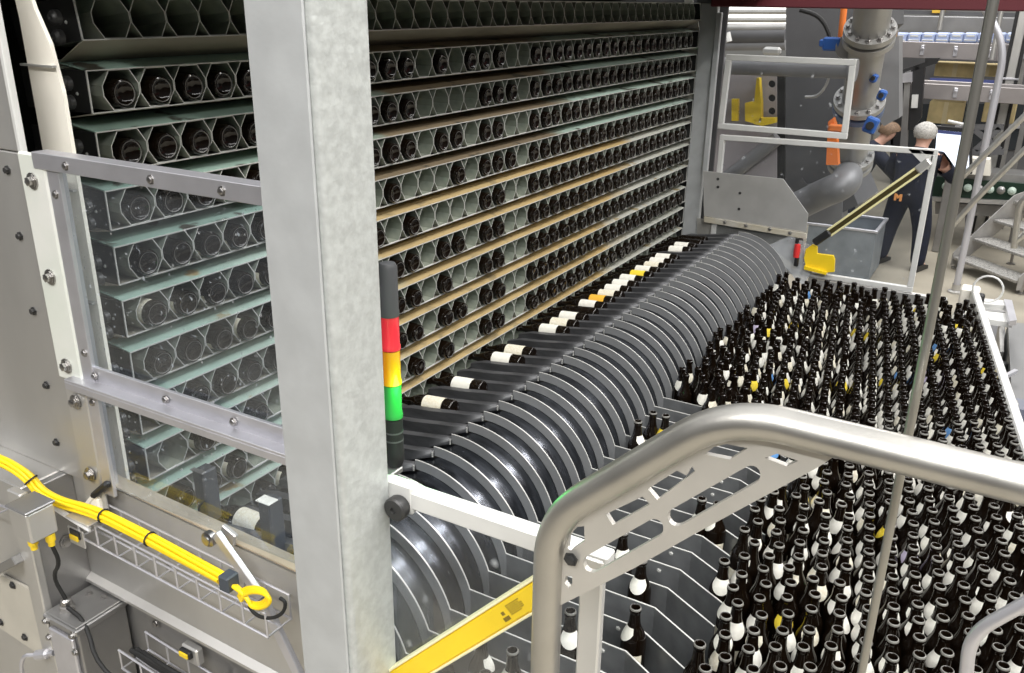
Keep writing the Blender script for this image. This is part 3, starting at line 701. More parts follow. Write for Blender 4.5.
for k in range(7):
    a = 2*pi*k/6; r = .0082 if k < 6 else 0
    pts = []
    for i, p in enumerate(base): pts.append(p+Vector((cos(a+i*.09)*r*1.08, -sin(a+i*.09)*r*.35, sin(a+i*.09)*r*1.08)))
    mb = MB(); mb.tube(smoothpath(pts), .0042, 8)
    single('yellow_cable', mb, YEL_C, 'one of the yellow cables bundled in the wire tray along the casing', 'cable', 'yellow cables in the tray')
e = base[-1]
for k in range(3):
    L = [(222, 578), (238, 588), (247, 598), (250, 605), (262, 606), (270, 599), (264, 591), (252, 589), (243, 592), (240, 598)]
    mb = MB(); mb.tube(smoothpath([at(u+k*1.2-1, v+k*2.2-2, X=.925-.004*k) for u, v in L]), .0042, 8)
    single('yellow_cable', mb, YEL_C, 'yellow cable coiled into a loop at the end of the wire tray', 'cable', 'yellow cable loop at the tray end')
for k in (3, 7, 9):
    d_ = (base[k+1]-base[k-1]).normalized(); u_ = d_.orthogonal().normalized(); w_ = d_.cross(u_)
    mb = MB(); mb.tube([base[k]+(u_*cos(a_*pi/6)+w_*sin(a_*pi/6))*.0142 for a_ in range(12)], .002, 6, closed=True)
    single('cable_tie', mb, RUBBER, {3: 'black cable tie round the yellow bundle above the junction box', 7: 'black cable tie round the middle of the yellow bundle', 9: 'black cable tie round the yellow bundle nearest the slate clamp'}[k], 'cable tie')
mb = MB(); c = at(229, 581, X=.92); mb.box(c, (.03, .026, .034), .003); single('cable_clamp', mb, mat('slate_plastic', (.05, .06, .075), .5), 'dark slate block clamp gripping the yellow cables before their loop', 'clamp')
for k in range(2):
    mb = MB(); mb.tube(smoothpath([at(u, v+6+k*3, X=.90+.02*u/80) for u, v in [(-8, 472), (6, 479), (20, 485), (35, 489), (50, 497), (75, 513), (90, 522)]]), .0036, 8)
    single('white_cable', mb, WCAB, 'thin white cable lying below the yellow bundle and dipping behind it', 'cable', 'white cables under the yellow bundle')
mb = MB(); mb.tube(smoothpath([at(u, v, X=.92) for u, v in [(20, 486), (24, 496), (30, 501), (40, 501), (46, 495)]]), .0036, 8); single('white_cable', mb, WCAB, 'loose loop of white cable sagging over the junction box', 'cable')
mb = MB(); mb.tube(smoothpath([at(u, v, X=.925) for u, v in [(247, 600), (252, 612), (262, 618), (275, 618), (284, 612), (286, 602), (280, 598)]]), .0035, 8); single('black_cable', mb, RUBBER, 'black cable curled under the yellow loop beside the big post', 'cable')
for k in range(4):
    mb = MB(); mb.tube(smoothpath([(.955+.008*(k % 2), 1.54-.01*k, -1.39), (.95, 1.42, -1.398+.006*k), (.962, 1.3, -1.41+.004*k), (.955, 1.15, -1.42), (.96, 1.06, -1.43)]), .006, 8)
    single('black_cable', mb, RUBBER, 'black cable lying in the lower wire tray', 'cable', 'black cables in the lower tray')
# tray bracket with label plate
t = thing('tray_bracket', tuple(at(84, 530, X=.93)), 'small steel tray bracket with a yellow and black tag', 'bracket')
a = at(87, 516, X=.925); mb = MB(); mb.box(a, (.05, .075, .004), .001); obj('bracket_arm', mb, STEEL, t)
a = at(77, 537, X=.921); mb = MB(); mb.box(a, (.004, .052, .042), .001); obj('tag_plate', mb, STEEL, t)
a = at(75, 534, X=.917); mb = MB(); mb.box(a, (.004, .032, .020), .001); obj('black_tag', mb, BLACK, t)
a = at(74, 538, X=.914); mb = MB(); mb.box(a, (.004, .028, .012), .001); obj('yellow_tag', mb, YELLOW, t)
t = thing('small_sensor', tuple(at(195, 655, X=.99)), 'small black sensor with a yellow face on the lower casing', 'sensor')
a = at(193, 653, X=.985); mb = MB(); mb.box(a, (.02, .05, .045), .004); obj('sensor_base', mb, STEEL, t)
mb = MB(); mb.box(a+Vector((-.014, .004, .008)), (.012, .034, .02), .003); obj('sensor_body', mb, BLACK, t)
mb = MB(); mb.box(a+Vector((-.0215, .004, .008)), (.004, .026, .012), .001); obj('sensor_face', mb, YELLOW, t)
# clip and hinge arm
t = thing('toggle_clip', tuple(at(93, 492, X=.97)), 'black-handled toggle clip at the foot of the clear guard stile', 'clip')
mb = MB(); mb.bar(at(93, 496, X=.965), at(108, 483, X=.965), .014, .016, ch=.005); obj('clip_handle', mb, BLACK, t)
mb = MB(); mb.bar(at(86, 506, X=.968), at(97, 493, X=.968), .012, .010, ch=.003); mb.box(at(98, 502, X=.975), (.02, .03, .035), .004); obj('clip_base', mb, CREAM, t)
t = thing('hinge_arm', tuple(at(250, 600, X=.97)), 'bright flat hinge arm with pivot disc below the clear guard beside the big post', 'arm')
mb = MB(); pa, pb, pc = (at(u, v, X=.962) for u, v in ((216, 533), (262, 598), (300, 676))); mb.bar(pa, pb, .022, .012); mb.bar(pb, pc, .024, .012); obj('arm_bar', mb, ALU, t)
mb = MB(); mb.bar(at(222, 529, X=.985), at(236, 541, X=.985), .03, .01); obj('arm_plate', mb, STEEL, t)
mb = MB(); mb.lathe([(.016, 0), (.016, .012), (.010, .014), (.010, .017), (0, .017)], 18, at(212, 537, X=.965), (-1, 0, 0)); obj('pivot_disc', mb, BOLT, t)
mb = MB(); mb.tube(fillet([at(u, v, X=1.02) for u, v in [(246, 563), (267, 550), (279, 572), (285, 590)]], .01), .006, 8); single('bent_grab_bar', mb, ALU, 'small bent silver handle behind the hinge arm next to the big post', 'handle')
mb = MB(); mb.prism([at(u, v, X=1.06) for u, v in [(236, 545), (293, 572), (293, 582), (236, 556)]], (.006, 0, 0)); single('yellow_strip', mb, mat('ochre_strip', (.62, .42, .05), .5, var=.2), 'ochre yellow strip behind the lowest clear panel beside the post', 'strip')

# ================================================================== the big galvanised post and the tower lamp
t = thing('galvanised_post', (.94, .87, -3), 'thick square galvanised steel post standing in front of the carriers', 'post')
def rrect(x0, x1, y0, y1, r, n=5):
    out = []
    for cx, cy, a0 in ((x0+r, y0+r, 180), (x1-r, y0+r, 270), (x1-r, y1-r, 0), (x0+r, y1-r, 90)):
        for k in range(n+1): a = radians(a0+90*k/n); out.append((cx+r*cos(a), cy+r*sin(a)))
    return out
YL = at(270, 300, X=.88).y; YC = at(329, 300, X=.88).y; XR = at(382.5, 300, Y=YC).x
mb = MB(); mb.prism([(x, y, -3) for x, y in rrect(.885, XR, YC, YL, .009)], (0, 0, 3.9)); obj('post_tube', mb, GALV_R, t, smooth=50)
mb = MB(); mb.bx(.880, .885, YC+.012, YL, -3, .9, .002); obj('face_strip', mb, GALV, t)
TR = .0172; tx, ty = 1.160, .921
t = thing('signal_tower', (tx, ty, -.83), 'stack light with black cap and red, amber and lit green lenses behind the post', 'signal light')
ztop = at(390, 264, X=1.16).z; z = lambda v: at(388, v, X=1.16).z
mb = MB(); mb.lathe([(0, z(262)), (TR*.8, z(263)), (TR, z(267)), (TR, z(309)), (TR*1.05, z(311)), (TR*1.05, z(315)), (0, z(315))], 24, (tx, ty, 0)); obj('cap', mb, mat('charcoal_plastic', (.06, .062, .065), .45), t)
def lens(nm, v0, v1, m):
    mb = MB(); mb.lathe([(0, z(v0)), (TR*.98, z(v0)), (TR*.98, z(v1-6)), (TR*1.06, z(v1-5)), (TR*1.06, z(v1-1)), (0, z(v1))], 24, (tx, ty, 0)); obj(nm, mb, m, t)
lens('red_lens', 315, 349, mat('red_lens', (.72, .03, .045), .25, coat=.5))
lens('amber_lens', 349, 383, mat('amber_lens', (.72, .24, .005), .25, coat=.5))
lens('green_lens', 383, 416, mat('green_lens', (.03, .20, .05), .25, emit=.10))
mb = MB(); mb.lathe([(0, z(416)), (TR, z(416)), (TR, z(447)), (TR*1.06, z(448)), (TR*1.06, z(456)), (TR*.8, z(462)), (0, z(462))], 24, (tx, ty, 0)); lb_ = obj('lamp_base', mb, BLACK, t)
for v in (428, 436): mb = MB(); mb.lathe([(TR*1.01, z(v)), (TR*1.03, z(v)), (TR*1.03, z(v+1.5)), (TR*1.01, z(v+1.5))], 24, (tx, ty, 0)); obj('base_ring', mb, DGREY, lb_)
mb = MB(); mb.box((1.14, ty+.01, z(462)-.008), (.05, .05, .012), .002); obj('mount_plate', mb, STEEL_D, t)

# ================================================================== near safety door right of the post
t = thing('safety_door', (1.0, .67, -1.7), 'white-railed clear safety door between the post and the handrail', 'machine guard')
mb = MB(); mb.box((1.013, .665, -.772), (.03, .51, .034), .003); obj('top_rail', mb, WHITE, t)
mb = MB(); mb.bx(.995, 1.012, .415, .452, -1.80, -.762, .003); obj('stile', mb, mat('stile_steel', (.66, .65, .62), .4, .5), t)
mb = MB(); mb.bx(.997, 1.02, .76, .815, -.80, -.745, .004); obj('hinge_plate', mb, WHITE, t)
mb = MB(); mb.bx(.996, 1.001, .455, .92, -1.70, -.788, 0); obj('pane', mb, PANE2, t, smooth=0)
mb = MB(); mb.lathe([(.019, 0), (.021, .004), (.021, .018), (.018, .021), (.006, .0215), (.005, .018), (0, .018)], 24, at(401, 505, X=.996), (-1, 0, 0)); obj('hinge_knob', mb, DBOLT, t)
t = thing('gas_strut', tuple(at(465, 628, X=.985)), 'bright yellow strut cover slanting across the near clear door', 'strut')
a, b = at(392, 682, X=.984), at(560, 578, X=.984); mb = MB(); mb.bar(a, b, .040, .02, ch=.004); obj('strut_cover', mb, YELLOW, t)
d_ = (b-a).normalized(); n_ = Vector((1, 0, 0)).cross(d_); n_ = n_ if n_.z > 0 else -n_
for s_ in (1, -1): mb = MB(); mb.bar(a+n_*.0215*s_, b+n_*.0215*s_, .004, .023, ch=.001); obj('strut_edge', mb, mat('pale_yellow_edge', (.85, .80, .50), .4), t)
up = n_; dd = d_ if d_.y < 0 else -d_
c0 = at(509, 610, X=.9735)
mb = MB()
for r_ in range(6):
    x_ = -.002
    for w_ in range(4):
        L_ = random.uniform(.004, .009); mb.box(c0+dd*(x_+L_/2)+up*(.008-.0032*r_), (L_, .0006, .0014), 0, (dd, Vector((1, 0, 0)), up)); x_ += L_+.0018
for k_ in range(7): mb.box(c0+dd*(-.022+k_*.0022)+up*(-.010), (.0015, .0006, .007), 0, (dd, Vector((1, 0, 0)), up))
mb.box(c0+dd*(-.016)+up*.0, (.007, .0006, .006), 0, (dd, Vector((1, 0, 0)), up))
obj('printed_text', mb, mat('print_brown', (.22, .15, .02), .6), t, fix=False, smooth=0)

# ================================================================== foreground handrail
HX = .88
t = thing('handrail', (HX, .2, -3), 'brushed stainless pipe handrail bending over the crowd, with a slotted gusset', 'handrail')
A_ = at(545, 720, X=HX); A_.y = at(550, 540, X=HX).y; A_.z = -2.9
pts = fillet([A_, at(550, 518, X=HX), at(729, 412, X=HX), at(1120, 508, X=HX)], .066, 10)
mb = MB(); mb.tube(pts, .0205, 28); obj('pipe', mb, mat('rail_pipe', (.50, .485, .45), .37, .9, var=.05, scale=14, rvar=.06, bump=.06, bscale=180), t, smooth=60)
GX = .884
def g2(u, v): p = at(u, v, X=GX); return (-p.y, p.z)
def c2(x, y): return g2(530+x/2.377, 390+y/2.377)
out = [c2(x, y) for x, y in [(62, 515), (55, 300), (150, 215), (300, 140), (420, 80), (560, 75), (760, 130), (690, 178), (400, 335), (250, 420), (85, 503)]]
holes = [[c2(*q) for q in h] for h in ([(92, 372), (95, 345), (115, 322), (132, 320), (133, 355), (100, 378)],
          [(183, 292), (270, 250), (288, 268), (200, 318)], [(283, 232), (352, 188), (375, 200), (388, 178), (395, 190), (305, 258)],
          [(418, 150), (440, 132), (470, 125), (520, 135), (478, 162)], [(560, 158), (590, 148), (640, 165), (612, 178)])]
def stad(a, b, w):
    a = Vector(a); b = Vector(b); d = (b-a).normalized(); n = Vector((-d.y, d.x)); o_ = []
    for k in range(9): th = pi/2+pi*k/8; q = a+d*cos(th)*w+n*sin(th)*w; o_.append(c2(*q))
    for k in range(9): th = -pi/2+pi*k/8; q = b+d*cos(th)*w+n*sin(th)*w; o_.append(c2(*q))
    return o_
holes += [stad((152, 408), (298, 325), 22), stad((352, 298), (528, 198), 22), [c2(x, y) for x, y in [(85, 455), (88, 438), (103, 440), (104, 455), (95, 468)]]]
mb = holed(out, holes, (GX, 0, 0), (0, -1, 0), (0, 0, 1), .008); obj('gusset_plate', mb, mat('gusset_steel', (.58, .56, .52), .42, .6, var=.06, scale=9), t, smooth=0)
a = at(571, 559, X=.876); mb = MB(); mb.bolt(a, (-1, 0, 0), .007, .006); obj('bolt', mb, DBOLT, t)
t = thing('grab_rail', tuple(at(1000, 620, X=.75)), 'thin bright bent rail in the bottom corner over the bottles', 'rail')
mb = MB(); mb.tube(fillet([at(u, v, X=.78) for u, v in [(1075, 576), (1024, 604), (970, 634), (962, 720)]], .025), .0062, 14); obj('rail_rod', mb, ALU, t, smooth=60)
q = ray(915, 400)*.98
t = thing('slim_pole', (q.x, q.y, -3), 'slim upright steel rod crossing in front of the bottle crowd behind the handrail pipe', 'pole')
mb = MB(); mb.tube([(q.x, q.y, -3), (q.x, q.y, .8)], .0052, 16); obj('pole_rod', mb, mat('pole_steel', (.40, .39, .36), .35, .9), t, smooth=60)
mb = MB(); mb.lathe([(.03, -3), (.03, -2.99), (.012, -2.985), (.012, -2.95)], 16, (q.x, q.y, 0)); obj('pole_foot', mb, STEEL, t)
# ================================================================== far guard with clear windows
GXF = 5.40
def frame(t, corners, w, m, x=GXF, d=.03, names=('top_rail', 'stile', 'bottom_rail', 'stile')):
    """four bars along the outline of (y, z) corners: tl, tr, br, bl (tl has the larger y)"""
    c = [Vector((x, y, z)) for y, z in corners]
    for k, nm in enumerate(names):
        a, b = c[k], c[(k+1) % 4]; d_ = (b-a).normalized()
        mb = MB(); mb.bar(a-d_*w*(.5 if k % 2 == 0 else -.5), b+d_*w*(.5 if k % 2 == 0 else -.5), w, d, ch=.003); obj(nm, mb, m, t)
t = thing('window_guard', (GXF, 1.28, -.72), 'upper white-framed clear window beside the far end of the carriers', 'machine guard')
frame(t, [(1.635, -.300), (.925, -.300), (.915, -.705), (1.645, -.705)], .034, WHITE)
mb = MB(); mb.bx(GXF-.003, GXF+.003, .93, 1.63, -.69, -.31, 0); obj('pane', mb, PANE2, t, smooth=0)
t = thing('end_door', (GXF, 1.02, -1.55), 'large white-framed clear door across the end of the infeed table', 'machine guard')
frame(t, [(1.625, -.772), (.425, -.752), (.425, -1.548), (1.625, -1.548)], .032, WHITE, GXF-.005)
mb = MB(); mb.prism([at(u, v, X=5.38) for u, v in ((908, 149), (934, 151), (930, 172))], (.012, 0, 0)); obj('corner_gusset', mb, WHITE, t, smooth=0)
mb = MB(); mb.bx(GXF-.006, GXF-.001, .44, 1.62, -1.54, -.78, 0); obj('pane', mb, PANE2, t, smooth=0)
mb = MB(); mb.bx(GXF-.02, GXF+.02, .22, 1.0, -1.66, -1.57, .003); obj('sill_plate', mb, STEEL, t)
t = thing('end_plate', (GXF-.02, 1.4, -1.35), 'light grey sheet plate with a cut corner at the far end of the slide', 'plate')
mb = MB(); mb.prism([at(u, v, X=5.37) for u, v in ((703, 171), (783, 179), (808, 214), (806, 232), (704, 216))], (.01, 0, 0)); ps_ = obj('plate_sheet', mb, mat('pale_sheet', (.52, .515, .50), .45, .55, var=.1, scale=5), t, smooth=0)
mb = MB(); mb.prism([at(u, v, X=5.36) for u, v in ((704, 217), (806, 234), (806, 239), (704, 222))], (.02, 0, 0)); obj('bottom_flange', mb, mat('rusty_flange', (.55, .50, .38), .5, .3, col2=(.60, .57, .50), scale=9), t, smooth=0)
for u, v in ((718, 179), (718, 187), (740, 193), (739, 209)): mb = MB(); mb.lathe([(.009, 0), (.009, .003), (0, .003)], 10, at(u, v, X=5.37), (-1, 0, 0)); obj('bolt', mb, DBOLT, ps_)
for u, v in ((725, 222), (746, 225.5), (770, 229), (790, 233)): mb = MB(); mb.bolt(at(u, v, X=5.36), (-1, 0, 0), .008, .01); obj('bolt', mb, BOLT, t)
mb = MB(); mb.prism([at(u, v, X=5.40) for u, v in ((697, 218), (803, 238), (805, 275), (790, 262), (760, 240), (697, 240))], (.008, 0, 0)); single('backing_sheet', mb, mat('stained_sheet', (.40, .39, .36), .5, .5, var=.2, scale=6), 'stained steel sheet behind the far end of the curved slide', 'sheet', smooth=0)
mb = MB(); mb.prism([at(u, v, X=5.36) for u, v in ((767, 246), (790, 236), (812, 246), (815, 268), (803, 285), (798, 282))], (.006, 0, 0)); single('plastic_flap', mb, clear_mat('milky_plastic', (.9, .9, .9), .40, .08, .5, 30), 'milky clear plastic flap at the far foot of the slide', 'flap', smooth=0)
t = thing('release_handle', tuple(at(796, 258, X=5.33)), 'small red and black release handle beside the yellow bracket', 'handle')
mb = MB(); mb.lathe([(0, -.05), (.018, -.045), (.02, 0), (.018, .035), (0, .04)], 12, at(797, 250, X=5.33)); obj('red_grip', mb, mat('red_plastic', (.70, .04, .04), .4), t)
mb = MB(); a = at(797, 258, X=5.33); mb.lathe([(.014, -.05), (.014, 0), (0, 0)], 10, a); b = at(797, 243, X=5.33); mb.lathe([(.012, 0), (.012, .03), (0, .03)], 10, b); obj('black_socket', mb, BLACK, t)
t = thing('strut_bracket', tuple(at(817, 268, X=5.34)), 'bright yellow bracket plate at the bottom of the far clear door', 'bracket')
Q = [(806, 249), (812, 245), (817, 247), (817, 254), (833, 256), (834.5, 260), (834, 272), (825, 272.5), (806, 267), (804, 258)]
mb = MB(); mb.prism([at(u, v, X=5.34) for u, v in Q], (.025, 0, 0)); obj('bracket_plate', mb, YELLOW, t, smooth=0)
mb = MB(); mb.prism([at(u, v, X=5.32) for u, v in ((804, 266), (826, 272.5), (826, 275), (804, 269.5))], (.06, 0, 0)); obj('bracket_foot', mb, YELLOW, t, smooth=0)
t = thing('gas_strut', tuple(at(868, 203, X=5.34)), 'far strut with black stripe and pale yellow edges across the end door', 'strut')
a, b = at(829, 233, X=5.345), at(919, 170, X=5.345); mb = MB(); mb.bar(a, b, .026, .02, ch=.002); obj('black_stripe', mb, mat('dark_brown_stripe', (.05, .038, .01), .4), t)
d_ = (b-a).normalized(); n_ = Vector((1, 0, 0)).cross(d_)
for s_ in (1, -1): mb = MB(); mb.bar(a+n_*.019*s_, b+n_*.019*s_, .012, .024, ch=.002); obj('strut_edge', mb, mat('pale_yellow', (.80, .74, .40), .4), t)
mb = MB(); mb.bar(at(814, 243, X=5.34), at(830, 232, X=5.34), .045, .03, ch=.008); obj('strut_socket', mb, BLACK, t)
mb = MB(); mb.bar(at(917, 171, X=5.34), at(930, 161, X=5.34), .05, .03, ch=.008); obj('strut_end', mb, STEEL, t)

# ================================================================== machinery behind the far guard
XB = 7.6
t = thing('duct_casing', (XB, 1.6, -1.8), 'big dark grey sheet duct casing with a slanted foot behind the clear windows', 'duct')
P = [(786, -6), (884, -6), (884, 25), (846, 60), (846, 175), (858, 205), (836, 216), (776, 190), (776, 75), (786, 56)]
mb = MB(); mb.prism([at(u, v, X=XB) for u, v in P], (.7, -.05, 0)); obj('casing', mb, DGREY, t, smooth=0)
mb = MB(); mb.prism([at(u, v, X=XB-.03) for u, v in ((768, 192), (820, 182), (842, 200), (842, 225), (806, 222))], (.25, 0, 0)); obj('chute_foot', mb, MGREY, t, smooth=0)
mb = MB(); mb.prism([at(u, v, X=XB-.04) for u, v in ((790, 186), (802, 178), (816, 196), (804, 204))], (.01, 0, 0)); obj('access_panel', mb, DGREY, t, smooth=0)
t = thing('perforated_panel', tuple(at(742, 108, X=6.4)), 'mauve grey panel with three round holes behind the upper window', 'panel')
mb = holed([(-at(u, v, X=6.4).y, at(u, v, X=6.4).z) for u, v in ((716, 72), (777, 76), (777, 178), (710, 178))],
           [[(-at(772+3.6*cos(a*pi/8), v+3.6*sin(a*pi/8), X=6.4).y, at(772+3.6*cos(a*pi/8), v+3.6*sin(a*pi/8), X=6.4).z) for a in range(16)] for v in (84, 98, 111)], (6.4, 0, 0), (0, -1, 0), (0, 0, 1), .01)
obj('panel_sheet', mb, mat('mauve_grey', (.38, .35, .355), .6, .2, var=.12, scale=3), t, smooth=0)
mb = MB(); mb.prism([at(u, v, X=6.46) for u, v in ((710, 70), (785, 74), (785, 180), (706, 180))], (.02, 0, 0)); obj('panel_back', mb, DARK, t, smooth=0)
t = thing('yellow_actuator', tuple(at(752, 115, X=6.3)), 'bright yellow actuator bracket with upright arm behind the upper window', 'actuator')
for nm, P in (('actuator_body', [(745, 103), (757, 100), (761, 102), (761, 121), (756, 124), (745, 121)]), ('upright_arm', [(756.5, 78), (759, 78), (761, 103), (754, 103)]), ('foot_bar', [(754, 118), (775, 118), (775, 123), (762, 126), (754, 124)])):
    mb = MB(); mb.prism([at(u, v, X=6.3) for u, v in P], (.06, 0, 0)); obj(nm, mb, YELLOW, t, smooth=0)
mb = MB(); mb.prism([at(u, v, X=6.3) for u, v in ((731.5, 99), (738, 99), (737.5, 121), (731.5, 121))], (.04, 0, 0)); single('yellow_block', mb, YELLOW, 'small yellow block left of the actuator behind the upper window', 'block', smooth=0)
p0, p1 = at(700, 65, X=6.2), at(852, 70, X=6.2)
t = thing('fat_pipe', tuple((p0+p1)/2), 'fat grey horizontal pipe behind the top of the upper window', 'pipe')
mb = MB(); mb.tube([p0, p1], wid(8, p0), 20); obj('pipe_run', mb, MGREY, t, smooth=60)
mb = MB(); mb.tube([p1-Vector((0, -.02, 0)), p1-Vector((0, .03, 0))], wid(11, p1), 20); obj('pipe_flange', mb, MGREY, t)
p0, p1 = at(718, 185, X=6.35), at(778, 138, X=6.35); mb = MB(); mb.tube([p0, p1], .05, 14); single('slanted_pipe', mb, MGREY, 'dark grey slanted pipe behind the lower clear door near the column', 'pipe', smooth=60)
# vertical flanged pipe
px = 6.8; pc = at(860, 96, X=px); R = wid(16.5, pc)
PIPE = mat('pipe_grey', (.36, .355, .34), .4, .5, var=.12, scale=4)
t = thing('flanged_pipe', (pc.x, pc.y, at(860, 190, X=px).z), 'thick grey upright pipe with bolted ring flanges and an elbow', 'pipe')
zz = lambda v: at(860, v, X=px).z
vh = Vector((pc.x, pc.y, 0)).normalized(); axp = (Vector((0, 0, .80))-vh*.60).normalized()
def onpipe(v):      # point of the leaning axis seen at image height v
    lo, hi = -3., 3.
    for _ in range(40):
        m_ = (lo+hi)/2; q_ = pc+axp*m_; vv = 336.5-F*q_.dot(UP)/q_.dot(FW)
        if vv > v: lo = m_
        else: hi = m_
    return lo
mb = MB(); mb.lathe([(R, onpipe(-28)), (R, onpipe(162))], 28, pc, axp); obj('pipe_wall', mb, PIPE, t, smooth=60)
for v, k in ((28, 1.42), (36, 1.42), (99, 1.5), (106, 1.5), (154, 1.42), (161, 1.42)):
    r = R*k; h0 = onpipe(v); mb = MB(); mb.lathe([(R*.98, h0), (r, h0), (r, h0-.04), (R*.98, h0-.04)], 32, pc, axp); fl = obj('ring_flange', mb, PIPE if v != 106 else mat('blue_grey_ring', (.12, .16, .26), .4, .4), t)
    if v in (28, 99, 154):
        u_ = axp.orthogonal().normalized(); w_ = axp.cross(u_)
        for a in range(12):
            ang = a*pi/6; mb = MB(); mb.bolt(pc+axp*h0+(u_*cos(ang)+w_*sin(ang))*R*k*.84, axp, .014, .022); obj('bolt', mb, BOLT, fl)
el = [pc+axp*onpipe(161), pc+axp*onpipe(172), at(846, 184, X=px-.2), at(822, 194, X=px), at(800, 205, X=px)]
mb = MB(); mb.tube(smoothpath(el, 2), R*.92, 22); obj('elbow', mb, MGREY, t, smooth=60)
a = at(848, 47, X=6.62); mb = MB(); mb.lathe([(0, 0), (.085, 0), (.085, .03), (0, .035)], 24, a, (-1, -.3, .1)); obj('side_flange', mb, PIPE, t)
for u, v, s, lab in ((874, 78, .06, 'uppermost blue valve clamp on the flanged pipe'), (882, 95, .07, 'blue valve clamp level with the big ring flange'), (871, 125, .11, 'lowest and biggest blue valve box beside the flanged pipe'), (787, 40, .0, '')):
    if s:
        c = at(u, v, X=6.6); t = thing('valve_clamp', tuple(c), lab, 'valve')
        mb = MB(); mb.box(c, (.07, s*.8, s), .012, (Vector((1, 0, 0)), Vector((0, .95, .3)), Vector((0, -.3, .95)))); obj('clamp_body', mb, BLUE, t)
        mb = MB(); mb.lathe([(0, 0), (s*.25, 0), (s*.25, .02), (0, .02)], 12, c-Vector((.035, 0, 0)), (-1, 0, 0)); obj('clamp_knob', mb, DBOLT, t)
mb = MB(); mb.box(at(832, 44, X=6.6), (.06, .12, .09), .012); mb.box(at(824, 43, X=6.6), (.05, .06, .05), .01); single('valve_clamp', mb, BLUE, 'blue clamp above the upper window beside the orange rod', 'valve')
p0, p1 = at(840, 48, X=6.7), at(844, 8, X=6.7); mb = MB(); mb.tube([p0, p1], .022, 12); single('orange_rod', mb, ORANGE, 'upright orange rod beside the pipe near the ceiling beam', 'rod')
t = thing('orange_valve', tuple(at(831, 150, X=6.55)), 'orange valve body low behind the clear door beside the flanged pipe', 'valve')
mb = MB(); mb.prism([at(u, v, X=6.55) for u, v in ((826, 165), (828, 122), (833, 118), (836, 128), (838, 165))], (.08, 0, 0)); obj('valve_body', mb, ORANGE, t, smooth=0)
mb = MB(); mb.box(at(836, 128, X=6.53), (.05, .10, .05), .01); obj('valve_lever', mb, ORANGE, t)
mb = MB(); mb.tube(smoothpath([at(u, v, X=6.6) for u, v in [(805, 97), (815, 97), (822, 92), (828, 82), (830, 70)]]), .010, 8); single('grey_hose', mb, STEEL, 'thin pale hose curving across the duct casing', 'hose')
mb = MB(); mb.tube(smoothpath([at(u, v, X=6.9) for u, v in [(800, 10), (815, 14), (824, 22), (830, 36), (832, 48)]]), .016, 8); single('black_hose', mb, RUBBER, 'black hose arching over the top of the duct casing', 'hose')
mb = MB(); mb.prism([at(u, v, X=7.4) for u, v in ((884, 40), (899, 36), (899, 118), (884, 126), (876, 118), (876, 58))], (.2, 0, 0)); single('control_cabinet', mb, MGREY, 'slanted grey control housing just behind the blue valve clamps', 'cabinet', smooth=0)
# open bin on the floor
b0 = at(868, 282, Z=-3); hz = at(866, 232, X=b0.x).z
t = thing('steel_bin', (b0.x+.4, b0.y+.3, -3), 'open galvanised steel bin standing on the floor behind the end door', 'bin')
bx0, bx1, by0, by1 = b0.x, b0.x+.75, b0.y, b0.y+.75
BING = mat('bin_sheet', (.27, .30, .33), .45, .5, var=.15, scale=5)
for nm, a in (('bin_wall', (bx0, bx0+.01, by0, by1)), ('bin_wall', (bx1-.01, bx1, by0, by1)), ('bin_wall', (bx0+.01, bx1-.01, by0, by0+.01)), ('bin_wall', (bx0+.01, bx1-.01, by1-.01, by1))):
    mb = MB(); mb.bx(*a, -2.95, hz, .002); obj(nm, mb, BING, t)
mb = MB(); mb.bx(bx0, bx1, by0, by1, -2.99, -2.95, .003); obj('bin_floor', mb, BING, t)
for a in ((bx0-.02, bx0+.02, by0-.02, by1+.02), (bx1-.02, bx1+.02, by0-.02, by1+.02), (bx0+.02, bx1-.02, by0-.02, by0+.02), (bx0+.02, bx1-.02, by1-.02, by1+.02)):
    mb = MB(); mb.bx(*a, hz, hz+.03, .004); obj('bin_rim', mb, ALU, t)
for x in (bx0+.05, bx1-.05): mb = MB(); mb.bx(x-.03, x+.03, by0+.05, by1-.05, -3, -2.99, .002); obj('bin_skid', mb, STEEL_D, t)

# bright opening above the window guard
t = thing('strip_lamp', tuple(at(752, 14, X=12)), 'long bright lamp box in the hall behind the duct, seen above the window guard', 'lamp')
LAMP = mat('lamp_glow', (1, .98, .92), .5, emit=1.3)
mb = MB(); mb.prism([at(u, v, X=12) for u, v in ((712, 5), (784, 5), (784, 24), (712, 24))], (.1, 0, 0)); obj('diffuser', mb, LAMP, t, smooth=0)
for v in (12, 20): mb = MB(); mb.tube([at(708, v, X=11.9), at(788, v, X=11.9)], .03, 8); obj('lamp_bar', mb, STEEL, t)
for k, (v, r, lab) in enumerate(((28, .05, 'pale pipe just under the bright lamp box'), (36, .09, 'thick dark pipe above the window guard'), (45, .06, 'lowest dark pipe directly above the window guard'))):
    mb = MB(); mb.tube([at(700, v+1, X=11), at(786, v, X=11)], r, 12); single('hall_pipe', mb, (STEEL, DGREY, MGREY)[k], lab, 'pipe', smooth=60)
t = thing('white_fitting', tuple(at(777, 50, X=8.5)), 'small white pipe fitting lying above the window guard', 'fitting')
mb = MB(); mb.box(at(772, 51, X=8.5), (.08, .16, .07), .02); obj('fitting_body', mb, WHITE, t); mb = MB(); mb.tube([at(726, 33, X=8.5), at(728, 42, X=8.5)], .04, 10); obj('fitting_spout', mb, WHITE, t)
a, b = at(430, 5, X=5.30), at(1100, 5, X=5.30)
